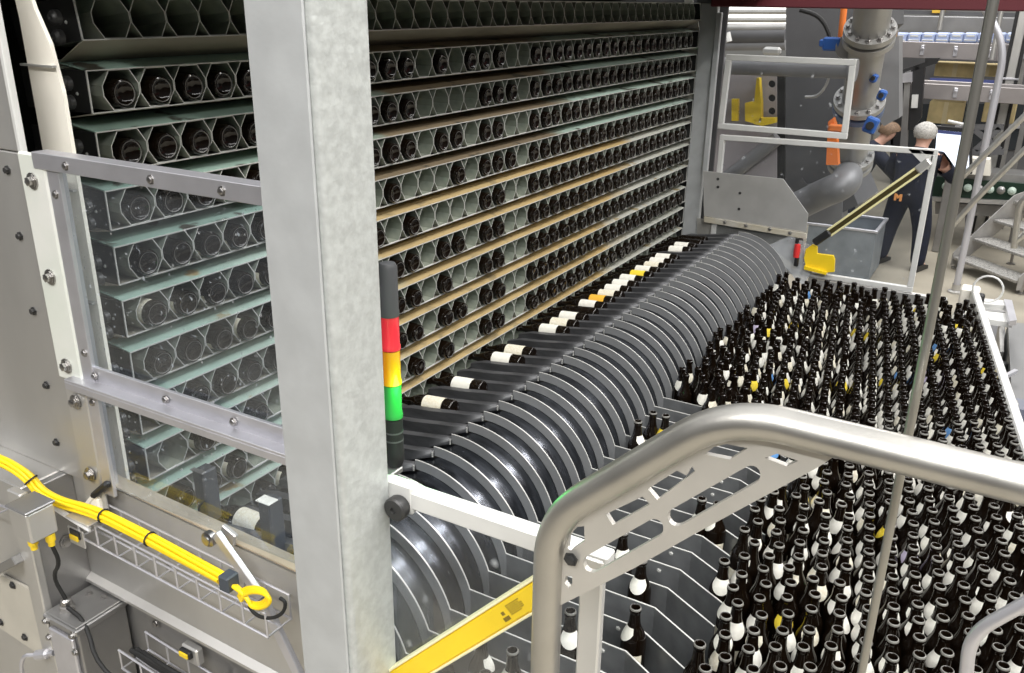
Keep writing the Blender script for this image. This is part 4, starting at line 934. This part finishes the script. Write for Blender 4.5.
mb = MB(); mb.bx(5.22, 5.36, -1.6, 1.72, -.018, .30, .006); t = thing('overhead_beam', (5.3, 0, -.018), 'dark maroon painted steel beam crossing above the end door', 'beam'); obj('beam_web', mb, MAROON, t)
mb = MB(); mb.bx(5.18, 5.40, -1.6, 1.72, .30, .33, .004); obj('beam_flange', mb, MAROON, t)

# ================================================================== hall beyond
def quad(P, X, th, m, name, label, cat, group=None):
    mb = MB(); mb.prism([at(u, v, X=X) for u, v in P], (th, 0, 0)); return single(name, mb, m, label, cat, group, smooth=0)
# conveyor lines
CONV = mat('conveyor_rail', (.33, .305, .30), .45, .55, var=.12, scale=2)
def conveyor(v0, v1, X, m, label, brk=True, u0=872, u1=1050, slope=.035):
    a, b = at(u0, v0, X=X), at(u1, v0+(u1-u0)*slope*.3, X=X); h = a.z-at(u0, v1, X=X).z
    t = thing('conveyor', tuple((a+b)/2), label, 'conveyor'); c = (a+b)/2
    for dx, nm in ((0, 'side_rail'), (.6, 'side_rail')): mb = MB(); mb.box((X+dx, c.y, c.z-h/2), (.04, (a-b).length, h), .006); obj(nm, mb, m, t)
    mb = MB(); mb.box((X+.3, c.y, c.z-h*.55), (.54, (a-b).length, h*.4), .004); obj('belt_bed', mb, DGREY, t)
    if brk:
        for k in range(5): mb = MB(); y = c.y+(k-2)*.42; mb.box((X-.03, y, c.z-h*.5), (.02, .05, h*.62), .004); mb.bolt((X-.04, y, c.z-h*.4), (-1, 0, 0), .02, .02); obj('rail_bracket', mb, ALU, t)
    for k in (-1, 1): mb = MB(); mb.box((X+.3, c.y+k*1.0, (c.z-h-3)/2), (.07, .07, c.z-h+3), .005); obj('leg', mb, STEEL_D, t)
conveyor(42, 58, 14.0, CONV, 'pinkish steel conveyor side in the hall with clamp brackets')
conveyor(84, 99, 13.1, CONV, 'grey conveyor side in the hall between the two tan cartons')
conveyor(16, 31, 15.5, MGREY, 'dark conveyor high in the hall under the bright wall', False)
for u, w_, v0, v1, lab in ((936, 38, 62, 78, 'tan carton standing upper, behind the conveyors'), (930, 30, 101, 125, 'lower tan carton above the operator screen'), (985, 28, 101, 124, 'tan carton partly hidden behind the slim pole'), (976, 22, 64, 77, 'upper tan carton close to the bent pipe')):
    a, b = at(u, v0, X=14.6), at(u+w_, v1, X=14.6); t = thing('carton', tuple(b), lab, 'carton')
    mb = MB(); mb.box((14.8, (a.y+b.y)/2, (a.z+b.z)/2), (.4, abs(a.y-b.y), abs(a.z-b.z)), .01); cb_ = obj('carton_box', mb, CARTON, t)
    mb = MB(); mb.box((14.595, (a.y+b.y)/2, (a.z+b.z)/2), (.006, .06, abs(a.z-b.z)*.98), .001); obj('carton_tape', mb, mat('tape', (.70, .60, .38), .4), cb_)
for k in range(9):
    u = 902+k*14; a = at(u, 33, X=14.4); t = thing('bottle_crate', tuple(a), 'pale blue crate riding on the upper conveyor in the hall', 'crate', 'blue crates on the hall conveyor')
    mb = MB(); w_ = wid(12, a); h_ = wid(10, a); mb.box(a-Vector((0, 0, h_*.45)), (.3, w_, h_), .02); cb_ = obj('crate_body', mb, mat('pale_blue_crate', (.40, .47, .68), .5), t)
    mb = MB(); mb.box(a-Vector((.152, 0, h_*.25)), (.008, w_*.6, h_*.16), .002); mb.box(a-Vector((.152, 0, h_*.65)), (.008, w_*.86, h_*.12), .002); obj('crate_slot', mb, WHITE, cb_)
quad([(930, 78), (1010, 81), (1010, 86), (930, 83)], 13.9, .05, mat('blue_rail', (.08, .10, .28), .4), 'guide_bar', 'blue guide bar above the grey hall conveyor', 'bar')
quad([(868, 9), (1045, 14), (1045, 18), (868, 13)], 15.0, .1, DGREY, 'cable_duct', 'thin dark duct below the bright hall wall', 'duct')
quad([(932, 4), (944, 4), (944, 13), (932, 13)], 14.9, .2, mat('ochre_box', (.72, .45, .05), .5), 'ochre_box', 'ochre box high on the hall wall', 'box')
for u, h_ in ((891, 62), (901, 60), (944, 30), (1003, 60)):
    a = at(u, 3, X=13.4); mb = MB(); mb.tube([(a.x, a.y, .3), (a.x, a.y, at(u, h_, X=13.4).z)], .03, 10); single('hanger_rod', mb, STEEL, {891: 'pale upright hanger rod right beside the flanged pipe', 901: 'second upright hanger rod from the flanged pipe', 944: 'short hanger rod below the ochre box', 1003: 'hanger rod behind the bent pipe'}[u], 'rod', smooth=60)
mb = MB(); mb.tube([at(897, 8, X=13), at(894, 60, X=13)], .02, 8); single('orange_rod', mb, mat('copper_pipe', (.60, .33, .16), .4, .6), 'thin copper pipe beside the hanger rods', 'pipe')
t = thing('process_machine', tuple(at(985, 140, X=17)), 'big dark grey machine wall with three windows behind the hall conveyors', 'machine')
mb = MB(); mb.prism([at(u, v, X=17) for u, v in ((890, 34), (1060, 34), (1060, 190), (890, 184))], (.6, 0, 0)); obj('machine_wall', mb, DGREY, t, smooth=0)
for k, u in enumerate((905, 955, 1005)):
    mb = MB(); mb.prism([at(u, 104, X=16.97), at(u+36, 104, X=16.97), at(u+36, 150, X=16.97), at(u, 150, X=16.97)], (.04, 0, 0)); w_ = obj('machine_window', mb, mat('smoked_glass', (.03, .035, .04), .15), t, smooth=0)
    mb = MB(); mb.bar(at(u, 127, X=16.95), at(u+36, 127, X=16.95), .05, .03); obj('window_bar', mb, ALU, w_)
# dark machine frame left of the worker
t = thing('machine_frame', tuple(at(905, 160, X=12.6)), 'tall black and grey machine frame with glass sides beside the grey-haired worker', 'machine')
for P, m, nm in (([(880, 78), (893, 76), (893, 150), (880, 150)], mat('smoked_panel', (.10, .105, .11), .25, .3), 'smoked_panel'), ([(893, 76), (904, 78), (899, 160), (890, 160)], BLACK, 'corner_post'), ([(905, 72), (911, 70), (906, 160), (899, 160)], STEEL_D, 'grey_post'),
                 ([(913, 66), (925, 64), (921, 118), (912, 130), (908, 130)], BLACK, 'corner_post'), ([(925, 58), (940, 58), (936, 64), (925, 64)], BLACK, 'top_bar'), ([(893, 73), (931, 60), (934, 64), (893, 78)], BLACK, 'top_bar'), ([(890, 76), (912, 72), (912, 82), (890, 84)], ALU, 'cross_bar'), ([(912, 95), (918, 95), (917, 108), (911, 108)], WHITE, 'label_plate')):
    mb = MB(); mb.prism([at(u, v, X=12.6-(.06 if nm in ('label_plate', 'cross_bar') else 0)) for u, v in P], (.1 if nm != 'smoked_panel' else .35, 0, 0)); obj(nm, mb, m, t, smooth=0)
# operator screen
t = thing('operator_screen', tuple(at(952, 185, X=12.3)), 'lit white operator screen in front of the worker', 'screen')
P = [(937, 130), (969, 133), (969, 172), (934, 170)]
mb = MB(); mb.prism([at(u, v, X=12.3) for u, v in ((934, 126), (972, 129), (972, 174), (931, 172))], (.08, 0, 0)); obj('screen_case', mb, BLACK, t, smooth=0)
mb = MB(); mb.prism([at(u, v, X=12.29) for u, v in P], (.006, 0, 0)); obj('display', mb, mat('screen_glow', (.80, .88, 1.0), .3, emit=.95), t, smooth=0)
mb = MB(); mb.prism([at(u, v, X=12.285) for u, v in ((937, 130), (969, 133), (969, 136), (937, 133))], (.004, 0, 0)); obj('title_bar', mb, mat('screen_blue', (.08, .10, .25), .3), t, smooth=0)
a = at(952, 172, X=12.4); mb = MB(); mb.box((a.x, a.y, (a.z-3)/2), (.08, .12, a.z+3), .01); obj('screen_stand', mb, STEEL_D, t)
# console with dark green machinery
t = thing('console_bench', tuple(at(975, 200, X=12.7)), 'steel bench machine with dark green fittings along its front behind the slim pole', 'machine')
for P, X, th, m, nm in (([(930, 168), (1050, 178), (1050, 186), (930, 176)], 12.8, .5, STEEL_D, 'bench_top'), ([(930, 176), (1050, 186), (1050, 202), (930, 196)], 12.75, .3, mat('dark_green', (.012, .035, .022), .4, .2), 'front_panel'),
                        ([(930, 197), (1050, 203), (1050, 207), (930, 201)], 12.7, .4, STEEL, 'rail'), ([(935, 203), (1050, 208), (1050, 219), (935, 214)], 12.9, .3, STEEL_D, 'lower_rail'), ([(965, 215), (971, 215), (971, 238), (965, 238)], 12.8, .08, DGREY, 'leg'), ([(1030, 220), (1036, 220), (1036, 245), (1030, 245)], 12.8, .08, DGREY, 'leg')):
    mb = MB(); mb.prism([at(u, v, X=X) for u, v in P], (th, 0, 0)); obj(nm, mb, m, t, smooth=0)
for k in range(7):
    a = at(946+k*11, 186+k*.8, X=12.7); mb = MB(); mb.lathe([(0, 0), (.05, 0), (.05, .03), (.02, .05), (0, .05)], 10, a, (-1, 0, 0)); obj('fitting', mb, STEEL_D if k % 2 else mat('pale_green_dial', (.45, .55, .48), .4), t)
quad([(966, 158), (990, 160), (990, 176), (966, 174)], 12.6, .25, CREAM, 'cream_box', 'cream coloured box on the bench beside the screen', 'box')
t = thing('truss_frame', tuple(at(985, 165, X=13.2)), 'dark steel truss with a diagonal behind the stair handrail', 'frame')
for a, b in (((975, 150), (1000, 128)), ((975, 130), (1000, 150)), ((972, 152), (1004, 152)), ((972, 127), (1004, 127))):
    mb = MB(); mb.bar(at(*a, X=13.2), at(*b, X=13.2), .07, .06); obj('truss_bar', mb, DGREY, t)
# pipes and mast
pl = [at(u, v, X=10.6) for u, v in ((973, 240), (1006, 44), (978, -2))]; pl[0] = Vector((pl[1].x, pl[1].y, -3))
mb = MB(); mb.tube(fillet(pl, .25), .036, 14); t = thing('bent_pipe', tuple(pl[0]), 'pale upright pipe with a bend at its top behind the slim pole', 'pipe'); obj('pipe_run', mb, mat('pale_pipe', (.56, .56, .60), .4, .5), t, smooth=60)
mb = MB(); mb.lathe([(.08, -3), (.08, -2.98), (.045, -2.97), (.045, -2.9)], 14, (pl[0].x, pl[0].y, 0)); obj('pipe_foot', mb, STEEL, t)
a = at(1014, 60, X=13.76); t = thing('steel_mast', (a.x, a.y, -3), 'tall grey and black mast at the picture edge behind the stair', 'mast')
mb = MB(); mb.bx(a.x, a.x+.1, a.y-.055, a.y+.055, -3, .6, .006); obj('mast_tube', mb, STEEL, t)
for s_ in (-1, 1): mb = MB(); mb.bx(a.x-.02, a.x+.12, a.y+s_*.075-.02, a.y+s_*.075+.02, -3, .6, .004); obj('mast_edge', mb, BLACK, t)
mb = MB(); mb.bx(a.x-.03, a.x+.13, a.y-.10, a.y+.10, at(1014, 80, X=13.76).z, at(1014, 78, X=13.76).z, .003); obj('mast_clamp', mb, ALU, t)
mb = MB(); mb.tube(fillet([at(u, v, X=11.5) for u, v in ((985, 62), (970, 118), (966, 125), (948, 121))], .1), .018, 8); single('white_tube', mb, WHITE, 'thin white tube hooked down beside the slim pole over the carton', 'tube', smooth=60)

# stair with handrails
t = thing('steel_stair', tuple(at(985, 275, Z=-3)), 'small grey steel stair with perforated treads and levelling feet', 'stair')
fa, fb = at(953, 258, Z=-2.86), at(1016, 282, Z=-2.86); along = (fb-fa); L = along.length; al = along.normalized(); into = Vector((0, 0, 1)).cross(al); into = into if into.x > 0 else -into
TREAD = mat('perforated_tread', (.42, .41, .39), .5, .6, var=.3, scale=60)
for k in range(4):
    o = fa+into*(.24*k)+Vector((0, 0, .22*k)); mb = MB(); mb.box(o+al*L/2+into*.14, (L, .28, .035), .006, (al, into, Vector((0, 0, 1)))); tr_ = obj('tread', mb, TREAD, t)
    mb = MB()
    for r_ in range(4):
        for c_ in range(14): mb.lathe([(.012, .018), (.012, .022), (.006, .022)], 6, o+al*(L*(c_+.5)/14)+into*(.05+.06*r_))
    obj('tread_pattern', mb, STEEL, tr_, fix=False)
for s_ in (0, 1):
    o = fa+al*(L*s_+(.02 if s_ else -.02)); P = [o+Vector((0, 0, -.09)), o+into*.12+Vector((0, 0, -.09)), o+into*1.0+Vector((0, 0, .62)), o+into*1.0+Vector((0, 0, .82)), o+into*.72+Vector((0, 0, .74)), o+Vector((0, 0, .06))]
    mb = MB(); mb.prism(P, al*.012); obj('stringer', mb, mat('stringer_sheet', (.38, .37, .36), .5, .55, var=.1), t, smooth=0)
    for d_ in (.08, .9): mb = MB(); q = o+into*d_; mb.tube([(q.x, q.y, -3), (q.x, q.y, q.z-.02+d_*.6)], .018, 8); mb.lathe([(.05, -3), (.05, -2.985), (.02, -2.98)], 10, (q.x, q.y, 0)); obj('levelling_foot', mb, BOLT, t)
def hrail(P, X, r, lab, post=None):
    t = thing('stair_handrail', tuple(at(*P[0], X=X)), lab, 'handrail'); mb = MB(); mb.tube(fillet([at(u, v, X=X) for u, v in P], .12), r, 12); obj('rail_pipe', mb, STEEL_B, t, smooth=60)
    if post: mb = MB(); mb.tube(fillet([at(u, v, X=X) for u, v in post], .08), r, 12); obj('rail_post', mb, STEEL_B, t, smooth=60)
hrail([(958, 181), (1045, 96)], 10.2, .030, 'upper sloping stair handrail at the picture edge')
hrail([(952, 226), (978, 197), (1045, 129)], 10.0, .030, 'second sloping stair handrail below the upper one')
hrail([(1050, 185), (1020, 199), (1014, 248)], 9.9, .032, 'short stair handrail post bending over the lower treads', None)
hrail([(1014, 243), (1050, 212)], 9.9, .028, 'lowest stair rail leaving the short post')
# conveyor equipment beyond the side rail
t = thing('drive_unit', tuple(at(985, 310, Z=-1.62)), 'white bracketed drive unit at the far corner of the side rail', 'machine')
def hq(P, Z, th, m, nm): mb = MB(); mb.prism([at(u, v, Z=Z) for u, v in P], (0, 0, -th)); obj(nm, mb, m, t, smooth=0)
hq([(969, 297), (1012, 301), (1013, 306), (971, 303)], -1.58, .03, WHITE, 'upper_bar'); hq([(975, 310), (1014, 314), (1013, 323), (980, 318)], -1.60, .03, WHITE, 'lower_bar')
hq([(1004, 299), (1012, 300), (1017, 320), (1010, 321)], -1.57, .03, ALU, 'end_bar'); hq([(978, 300), (1008, 303), (1006, 312), (982, 311)], -1.70, .08, STEEL_D, 'gear_box')
mb = MB(); a = at(980, 302, Z=-1.55); mb.lathe([(.02, 0), (.02, .09), (.012, .10), (0, .10)], 12, a-Vector((0, 0, .05))); obj('black_knob', mb, BLACK, t)
mb = MB(); c = at(988, 289, X=a.x); mb.tube([c+Vector((0, cos(k*pi/9)*.075, sin(k*pi/9)*.075)) for k in range(18)], .006, 6, closed=True); obj('cable_ring', mb, WHITE, t)
mb = MB(); mb.box(at(969, 297, Z=-1.56), (.10, .10, .12), .01); obj('corner_block', mb, CREAM, t)
t = thing('side_cabinet', tuple(at(1005, 360, Z=-1.80)), 'long grey steel cabinet top beyond the white side rail', 'cabinet')
def hq2(P, Z, th, m, nm): mb = MB(); mb.prism([at(u, v, Z=Z) for u, v in P], (0, 0, -th)); return obj(nm, mb, m, t, smooth=0)
hq2([(1008, 322), (1060, 326), (1100, 420), (1012, 402)], -1.75, .9, mat('cabinet_grey', (.22, .22, .22), .5, .5, var=.08, scale=3), 'cabinet_top')
hq2([(983, 318), (1004, 320), (1012, 402), (997, 390)], -1.92, .8, DGREY, 'well_floor')
hq2([(999, 322), (1004, 322), (1004, 352), (1000, 352)], -1.80, .1, STEEL, 'edge_strip')
hq2([(998, 395), (1100, 412), (1100, 424), (1003, 406)], -1.66, .05, MAT if False else mat('slate_bar', (.20, .21, .25), .45, .5), 'cross_bar')
for u, v in ((1002, 375), (1006, 382), (1003, 366)): mb = MB(); a = at(u, v, Z=-1.80); mb.lathe([(.03, -.08), (.03, .0), (.02, .02), (0, .02)], 10, a); obj('black_roller', mb, BLACK, t)
mb = MB(); mb.bar(at(1004, 377, Z=-1.70), at(1016, 371, Z=-1.70), .02, .02); obj('latch_lever', mb, ALU, t)
P = [(1003, 408), (1110, 428), (1140, 520), (1024, 476)]
mb = MB(); mb.prism([at(u, v, Z=-1.72) for u, v in P], (0, 0, -.03)); t = thing('link_belt', tuple(at(1040, 450, Z=-1.8)), 'slate blue modular link belt beyond the side rail', 'conveyor belt'); obj('belt_surface', mb, mat('slate_belt', (.12, .13, .18), .5, col2=(.28, .29, .36), scale=55), t, smooth=0)
mb = MB(); mb.prism([at(u, v, Z=-1.752) for u, v in P], (0, 0, -.3)); obj('belt_frame', mb, DGREY, t, smooth=0)

# ================================================================== people
def skin_body(name, verts, edges, radii, m, root, parent=None, sub=2):
    me = bpy.data.meshes.new(name); me.from_pydata([tuple(Vector(v)) for v in verts], edges, []); me.materials.append(m)
    o = bpy.data.objects.new(name, me); COL.objects.link(o)
    o.modifiers.new('Skin', 'SKIN'); o.modifiers['Skin'].use_smooth_shade = True
    for i, r in enumerate(radii):
        s = me.skin_vertices[0].data[i]; s.radius = (r, r) if not isinstance(r, tuple) else r; s.use_root = (i == root)
    sb = o.modifiers.new('Sub', 'SUBSURF'); sb.levels = sub; sb.render_levels = sub
    dg = bpy.context.evaluated_depsgraph_get(); nm = bpy.data.meshes.new_from_object(o.evaluated_get(dg)); bpy.data.objects.remove(o); 
    if not nm.materials: nm.materials.append(m)
    o = bpy.data.objects.new(name, nm); COL.objects.link(o)
    if parent: o.parent = parent
    return o
def person(base, face, label, hair, pose):
    """standing figure, local frame: +x is the way it faces, +y its left, z up"""
    root = bpy.data.objects.new('person', None); root.location = base; root.rotation_euler.z = face; COL.objects.link(root); tag(root, label, 'person')
    J = pose; names = list(J); idx = {n: i for i, n in enumerate(names)}
    E_ = [('pelvis', 'belly'), ('belly', 'chest'), ('chest', 'neckbase'), ('neckbase', 'neck'), ('neck', 'jaw'), ('jaw', 'skull'), ('skull', 'crown')]
    for s in 'LR':
        E_ += [('chest', 'sh'+s), ('sh'+s, 'el'+s), ('el'+s, 'wr'+s), ('wr'+s, 'hand'+s), ('pelvis', 'hip'+s), ('hip'+s, 'kn'+s), ('kn'+s, 'an'+s), ('an'+s, 'toe'+s)]
        for f in range(4): E_ += [('hand'+s, f'f{f}{s}'), (f'f{f}{s}', f'g{f}{s}')]
        E_ += [('hand'+s, 'th'+s)]
    V = [J[n][0] for n in names]; Rr = [J[n][1] for n in names]
    body = skin_body('body', V, [(idx[a], idx[b]) for a, b in E_], Rr, SKIN, idx['pelvis'], root)
    keep = [n for n in names if n in ('pelvis', 'belly', 'chest', 'neckbase', 'neck') or n[:2] in ('sh', 'el', 'wr', 'hi', 'kn', 'an')]
    ki = {n: i for i, n in enumerate(keep)}
    grow = lambda r: tuple(a+.016 for a in r) if isinstance(r, tuple) else r+.024
    skin_body('overalls', [J[n][0] if n[:2] != 'an' else (J[n][0][0]-.01, J[n][0][1], .045) for n in keep], [(ki[a], ki[b]) for a, b in E_ if a in ki and b in ki], [grow(J[n][1]) if n != 'neck' else .064 for n in keep], NAVY, ki['pelvis'], root)
    for s in 'LR':
        a = Vector(J['an'+s][0]); mb = MB()
        prof = [(-.075, .0), (-.08, .05), (-.03, .09), (.05, .085), (.12, .06), (.185, .045), (.195, .0)]
        vs = []
        for w in (-.045, .045): vs += [Vector((a.x+x, a.y+w*(.8 if x > .15 or x < -.06 else 1), max(0, z))) for x, z in prof]
        n = len(prof); mb.add(vs, [tuple(range(n))[::-1], tuple(range(n, 2*n))]+[(i, (i+1) % n, n+(i+1) % n, n+i) for i in range(n)])
        me = mb.mesh('shoe', BLACK); o = bpy.data.objects.new('shoe', me); o.parent = root; COL.objects.link(o)
    # hair cap: shell over the skull, open at the face
    c = Vector(J['skull'][0]); ax = (Vector(J['crown'][0])-Vector(J['jaw'][0])).normalized(); fw = Vector(J['face'][0]) if 'face' in J else Vector((1, 0, 0)); fw = (fw-ax*fw.dot(ax)).normalized(); lf = ax.cross(fw)
    mb = MB(); n = 24; rows = 9; vs = []
    for i in range(rows+1):
        th = radians(4+ (118)*i/rows)
        for k in range(n):
            ph = 2*pi*k/n; front = max(0, cos(ph)); t_ = radians(4)+(radians(118)-radians(62)*front**.7)*i/rows
            r = .113+.006*sin(ph*7+i*2.1)
            vs.append(c+ax*.015+ax*cos(t_)*r*1.08+(fw*cos(ph)*1.08+lf*sin(ph)*.90)*sin(t_)*r)
    mb.add(vs, [(i*n+k, i*n+(k+1) % n, (i+1)*n+(k+1) % n, (i+1)*n+k) for i in range(rows) for k in range(n)]); mb.add(vs[:n], [tuple(range(n))])
    me = mb.mesh('hair', hair, 70); fixn(me); o = bpy.data.objects.new('hair', me); o.parent = root; COL.objects.link(o)
    # eyes, nose and ears
    mb = MB()
    for s in (-1, 1): mb.lathe([(0, 0), (.010, .003), (.012, .008), (0, .012)], 10, c+fw*.088+lf*.032*s-ax*.012, fw)
    me = mb.mesh('eyes', BLACK); o = bpy.data.objects.new('eye', me); o.parent = root; COL.objects.link(o)
    return root, c, ax, fw, lf
def base_pose(lean=0., spread=.15, armR=None, armL=None, headtilt=(0, 0)):
    q = lambda x, y, z: (x+lean*max(0, z-.95), y, z-.25*lean*max(0, z-.95))
    J = {'pelvis': (q(0, 0, .95), (.145, .125)), 'belly': (q(.0, 0, 1.12), (.135, .17)), 'chest': (q(0, 0, 1.33), (.125, .165)), 'neckbase': (q(-.005, 0, 1.47), (.075, .085)), 'neck': (q(.01, 0, 1.53), .058)}
    hx, hy = headtilt; nb = Vector(J['neck'][0]); ax = Vector((hx, hy, 1)).normalized()
    J['jaw'] = (tuple(nb+ax*.055+Vector((.02, 0, 0))), .070); J['skull'] = (tuple(nb+ax*.145+Vector((.012, 0, 0))), .098); J['crown'] = (tuple(nb+ax*.205), .075)
    for s, sg, arm in (('L', 1, armL), ('R', -1, armR)):
        sh = Vector(q(0, .185*sg, 1.41)); el, wr, hd = arm or ((.0, .26*sg, 1.12), (.12, .24*sg, .90), (.15, .235*sg, .82))
        J['sh'+s] = (tuple(sh), .072); J['el'+s] = (el, .050); J['wr'+s] = (wr, .032); J['hand'+s] = (hd, .036)
        h = Vector(hd); d = (h-Vector(wr)).normalized(); sd = d.cross(Vector((0, 0, 1))); sd = sd.normalized() if sd.length > .1 else Vector((1, 0, 0))
        for f in range(4):
            b = h+d*.045+sd*(f-1.5)*.021; J[f'f{f}{s}'] = (tuple(b), .010); J[f'g{f}{s}'] = (tuple(b+d*(.05+.012*(f in (1, 2)))-Vector((0, 0, .018))), .008)
        J['th'+s] = (tuple(h+d*.02+sd*.052*sg), .010)
        J['hip'+s] = ((0, .095*sg, .88), .098); J['kn'+s] = ((.015, spread*.85*sg, .50), .066); J['an'+s] = ((-.02, spread*sg, .09), .045); J['toe'+s] = ((.13, spread*sg, .04), .035)
    return J
wb = at(897, 268, Z=-3)
pose = base_pose(lean=.08, spread=.19, armR=((.16, -.30, 1.16), (.40, -.22, 1.10), (.47, -.19, 1.09)), armL=((.10, .28, 1.13), (.32, .22, 1.05), (.40, .20, 1.04)), headtilt=(.12, 0))
root, *_ = person((wb.x+.1, wb.y, 0), radians(-18), 'grey-haired worker in navy overalls with back turned, working at the lit screen', HAIR_G, pose)
root.scale = (1.12, 1.25, .965)
mb = MB(); s_ = .042; E0 = Vector((-.165, .055, .90))     # small orange emblem on the back of the trousers
for P in ([(-1, -1), (-.45, -1), (-.45, .2), (0, -.35), (0, .35), (-.45, 1), (-1, 1)], [(1, -1), (.45, -1), (.45, .2), (0, -.35), (0, .35), (.45, 1), (1, 1)]):
    mb.prism([E0+Vector((0, -x*s_*.85, y*s_)) for x, y in P], (.012, 0, 0))
me = mb.mesh('emblem', mat('orange_emblem', (.90, .38, .12), .6), 0); fixn(me); o = bpy.data.objects.new('emblem', me); o.parent = root; COL.objects.link(o)
b2 = at(886, 132, X=12.2)
pose = base_pose(lean=.45, spread=.16, armR=((.50, -.25, 1.02), (.66, -.14, .86), (.70, -.12, .80)), armL=((.52, .24, 1.02), (.70, .14, .88), (.74, .12, .82)), headtilt=(.55, .1))
hd = Vector(pose['skull'][0]); fa_ = radians(-75); off = Matrix.Rotation(fa_, 3, 'Z') @ Vector((hd.x, hd.y, 0))
root, *_ = person((b2.x-off.x, b2.y-off.y, 0), fa_, 'brown-haired person in navy bending forward behind the blue valve box', HAIR_B, pose)
root.scale = (1.1, 1.15, (b2.z+H+.0)/hd.z)

# ================================================================== room shell
def struct(name, mb, m, **k): o = obj(name, mb, m, smooth=0, **k); o['kind'] = 'structure'; return o
mb = MB(); mb.bx(-4, 24, -10, 12, -3.1, -3.0, 0); struct('floor', mb, CONC)
WALL = mat('hall_wall', (.36, .36, .35), .7, var=.05, scale=.6)
mb = MB(); mb.bx(23.6, 23.8, -10, 12, -3, 4.5, 0); struct('wall_back', mb, WALL)
mb = MB(); mb.bx(-4, 24, 11.8, 12, -3, 4.5, 0); struct('wall_left', mb, WALL)

# ================================================================== light
w = bpy.data.worlds.new('hall_light'); S.world = w; w.use_nodes = True
nt = w.node_tree; bg = nt.nodes['Background']
tc = nt.nodes.new('ShaderNodeTexCoord'); sx = nt.nodes.new('ShaderNodeSeparateXYZ'); rp = nt.nodes.new('ShaderNodeValToRGB')
nt.links.new(tc.outputs['Generated'], sx.inputs[0]); 
mr = nt.nodes.new('ShaderNodeMapRange'); mr.inputs['From Min'].default_value = -1; mr.inputs['From Max'].default_value = 1; nt.links.new(sx.outputs['Z'], mr.inputs['Value'])
nt.links.new(mr.outputs[0], rp.inputs['Fac']); nt.links.new(rp.outputs[0], bg.inputs['Color'])
e = rp.color_ramp.elements; e[0].position = .45; e[0].color = (.03, .029, .028, 1); e[1].position = .70; e[1].color = (.16, .163, .17, 1)
e2 = rp.color_ramp.elements.new(.90); e2.color = (1.05, 1.06, 1.08, 1)
bg.inputs['Strength'].default_value = 1.0
def lamp(name, loc, sx, sy, power, col=(1, .98, .95), rot=(0, 0, 0)):
    l = bpy.data.lights.new(name, 'AREA'); l.shape = 'RECTANGLE'; l.size = sx; l.size_y = sy; l.energy = power; l.color = col
    o = bpy.data.objects.new(name, l); o.location = loc; o.rotation_euler = rot; COL.objects.link(o); return o
lamp('ceiling_or_fill_lamp', (5.5, -2.8, H+4.3), 15, .30, 800)
lamp('ceiling_or_fill_lamp', (5.5, -6.5, H+4.3), 15, .30, 450)
lamp('ceiling_or_fill_lamp', (2.5, -1.0, H+3.6), 5, .4, 120)
lamp('ceiling_or_fill_lamp', (13, 1.5, H+3.6), 8, 1.0, 330)
lamp('ceiling_or_fill_lamp', (-3.0, -1.0, H+3.4), .5, 8, 720)  # added fill from behind the camera for the labels and left wall
pl_ = bpy.data.lights.new('green_glow_light', 'POINT'); pl_.color = (.05, 1, .2); pl_.energy = .7; pl_.shadow_soft_size = .035  # added just outside the green lens to put a green glow on the handrail
po_ = bpy.data.objects.new('green_glow_light', pl_); po_.location = (1.150, .878, H-.66); COL.objects.link(po_)
S.view_settings.view_transform = 'Standard'; S.view_settings.look = 'None'; S.view_settings.gamma = 1; S.view_settings.use_curve_mapping = False
S.view_settings.exposure = 0.0
S.cycles.max_bounces = 8; S.cycles.transparent_max_bounces = 16; S.cycles.use_denoising = True
S.cycles.sample_clamp_indirect = 4
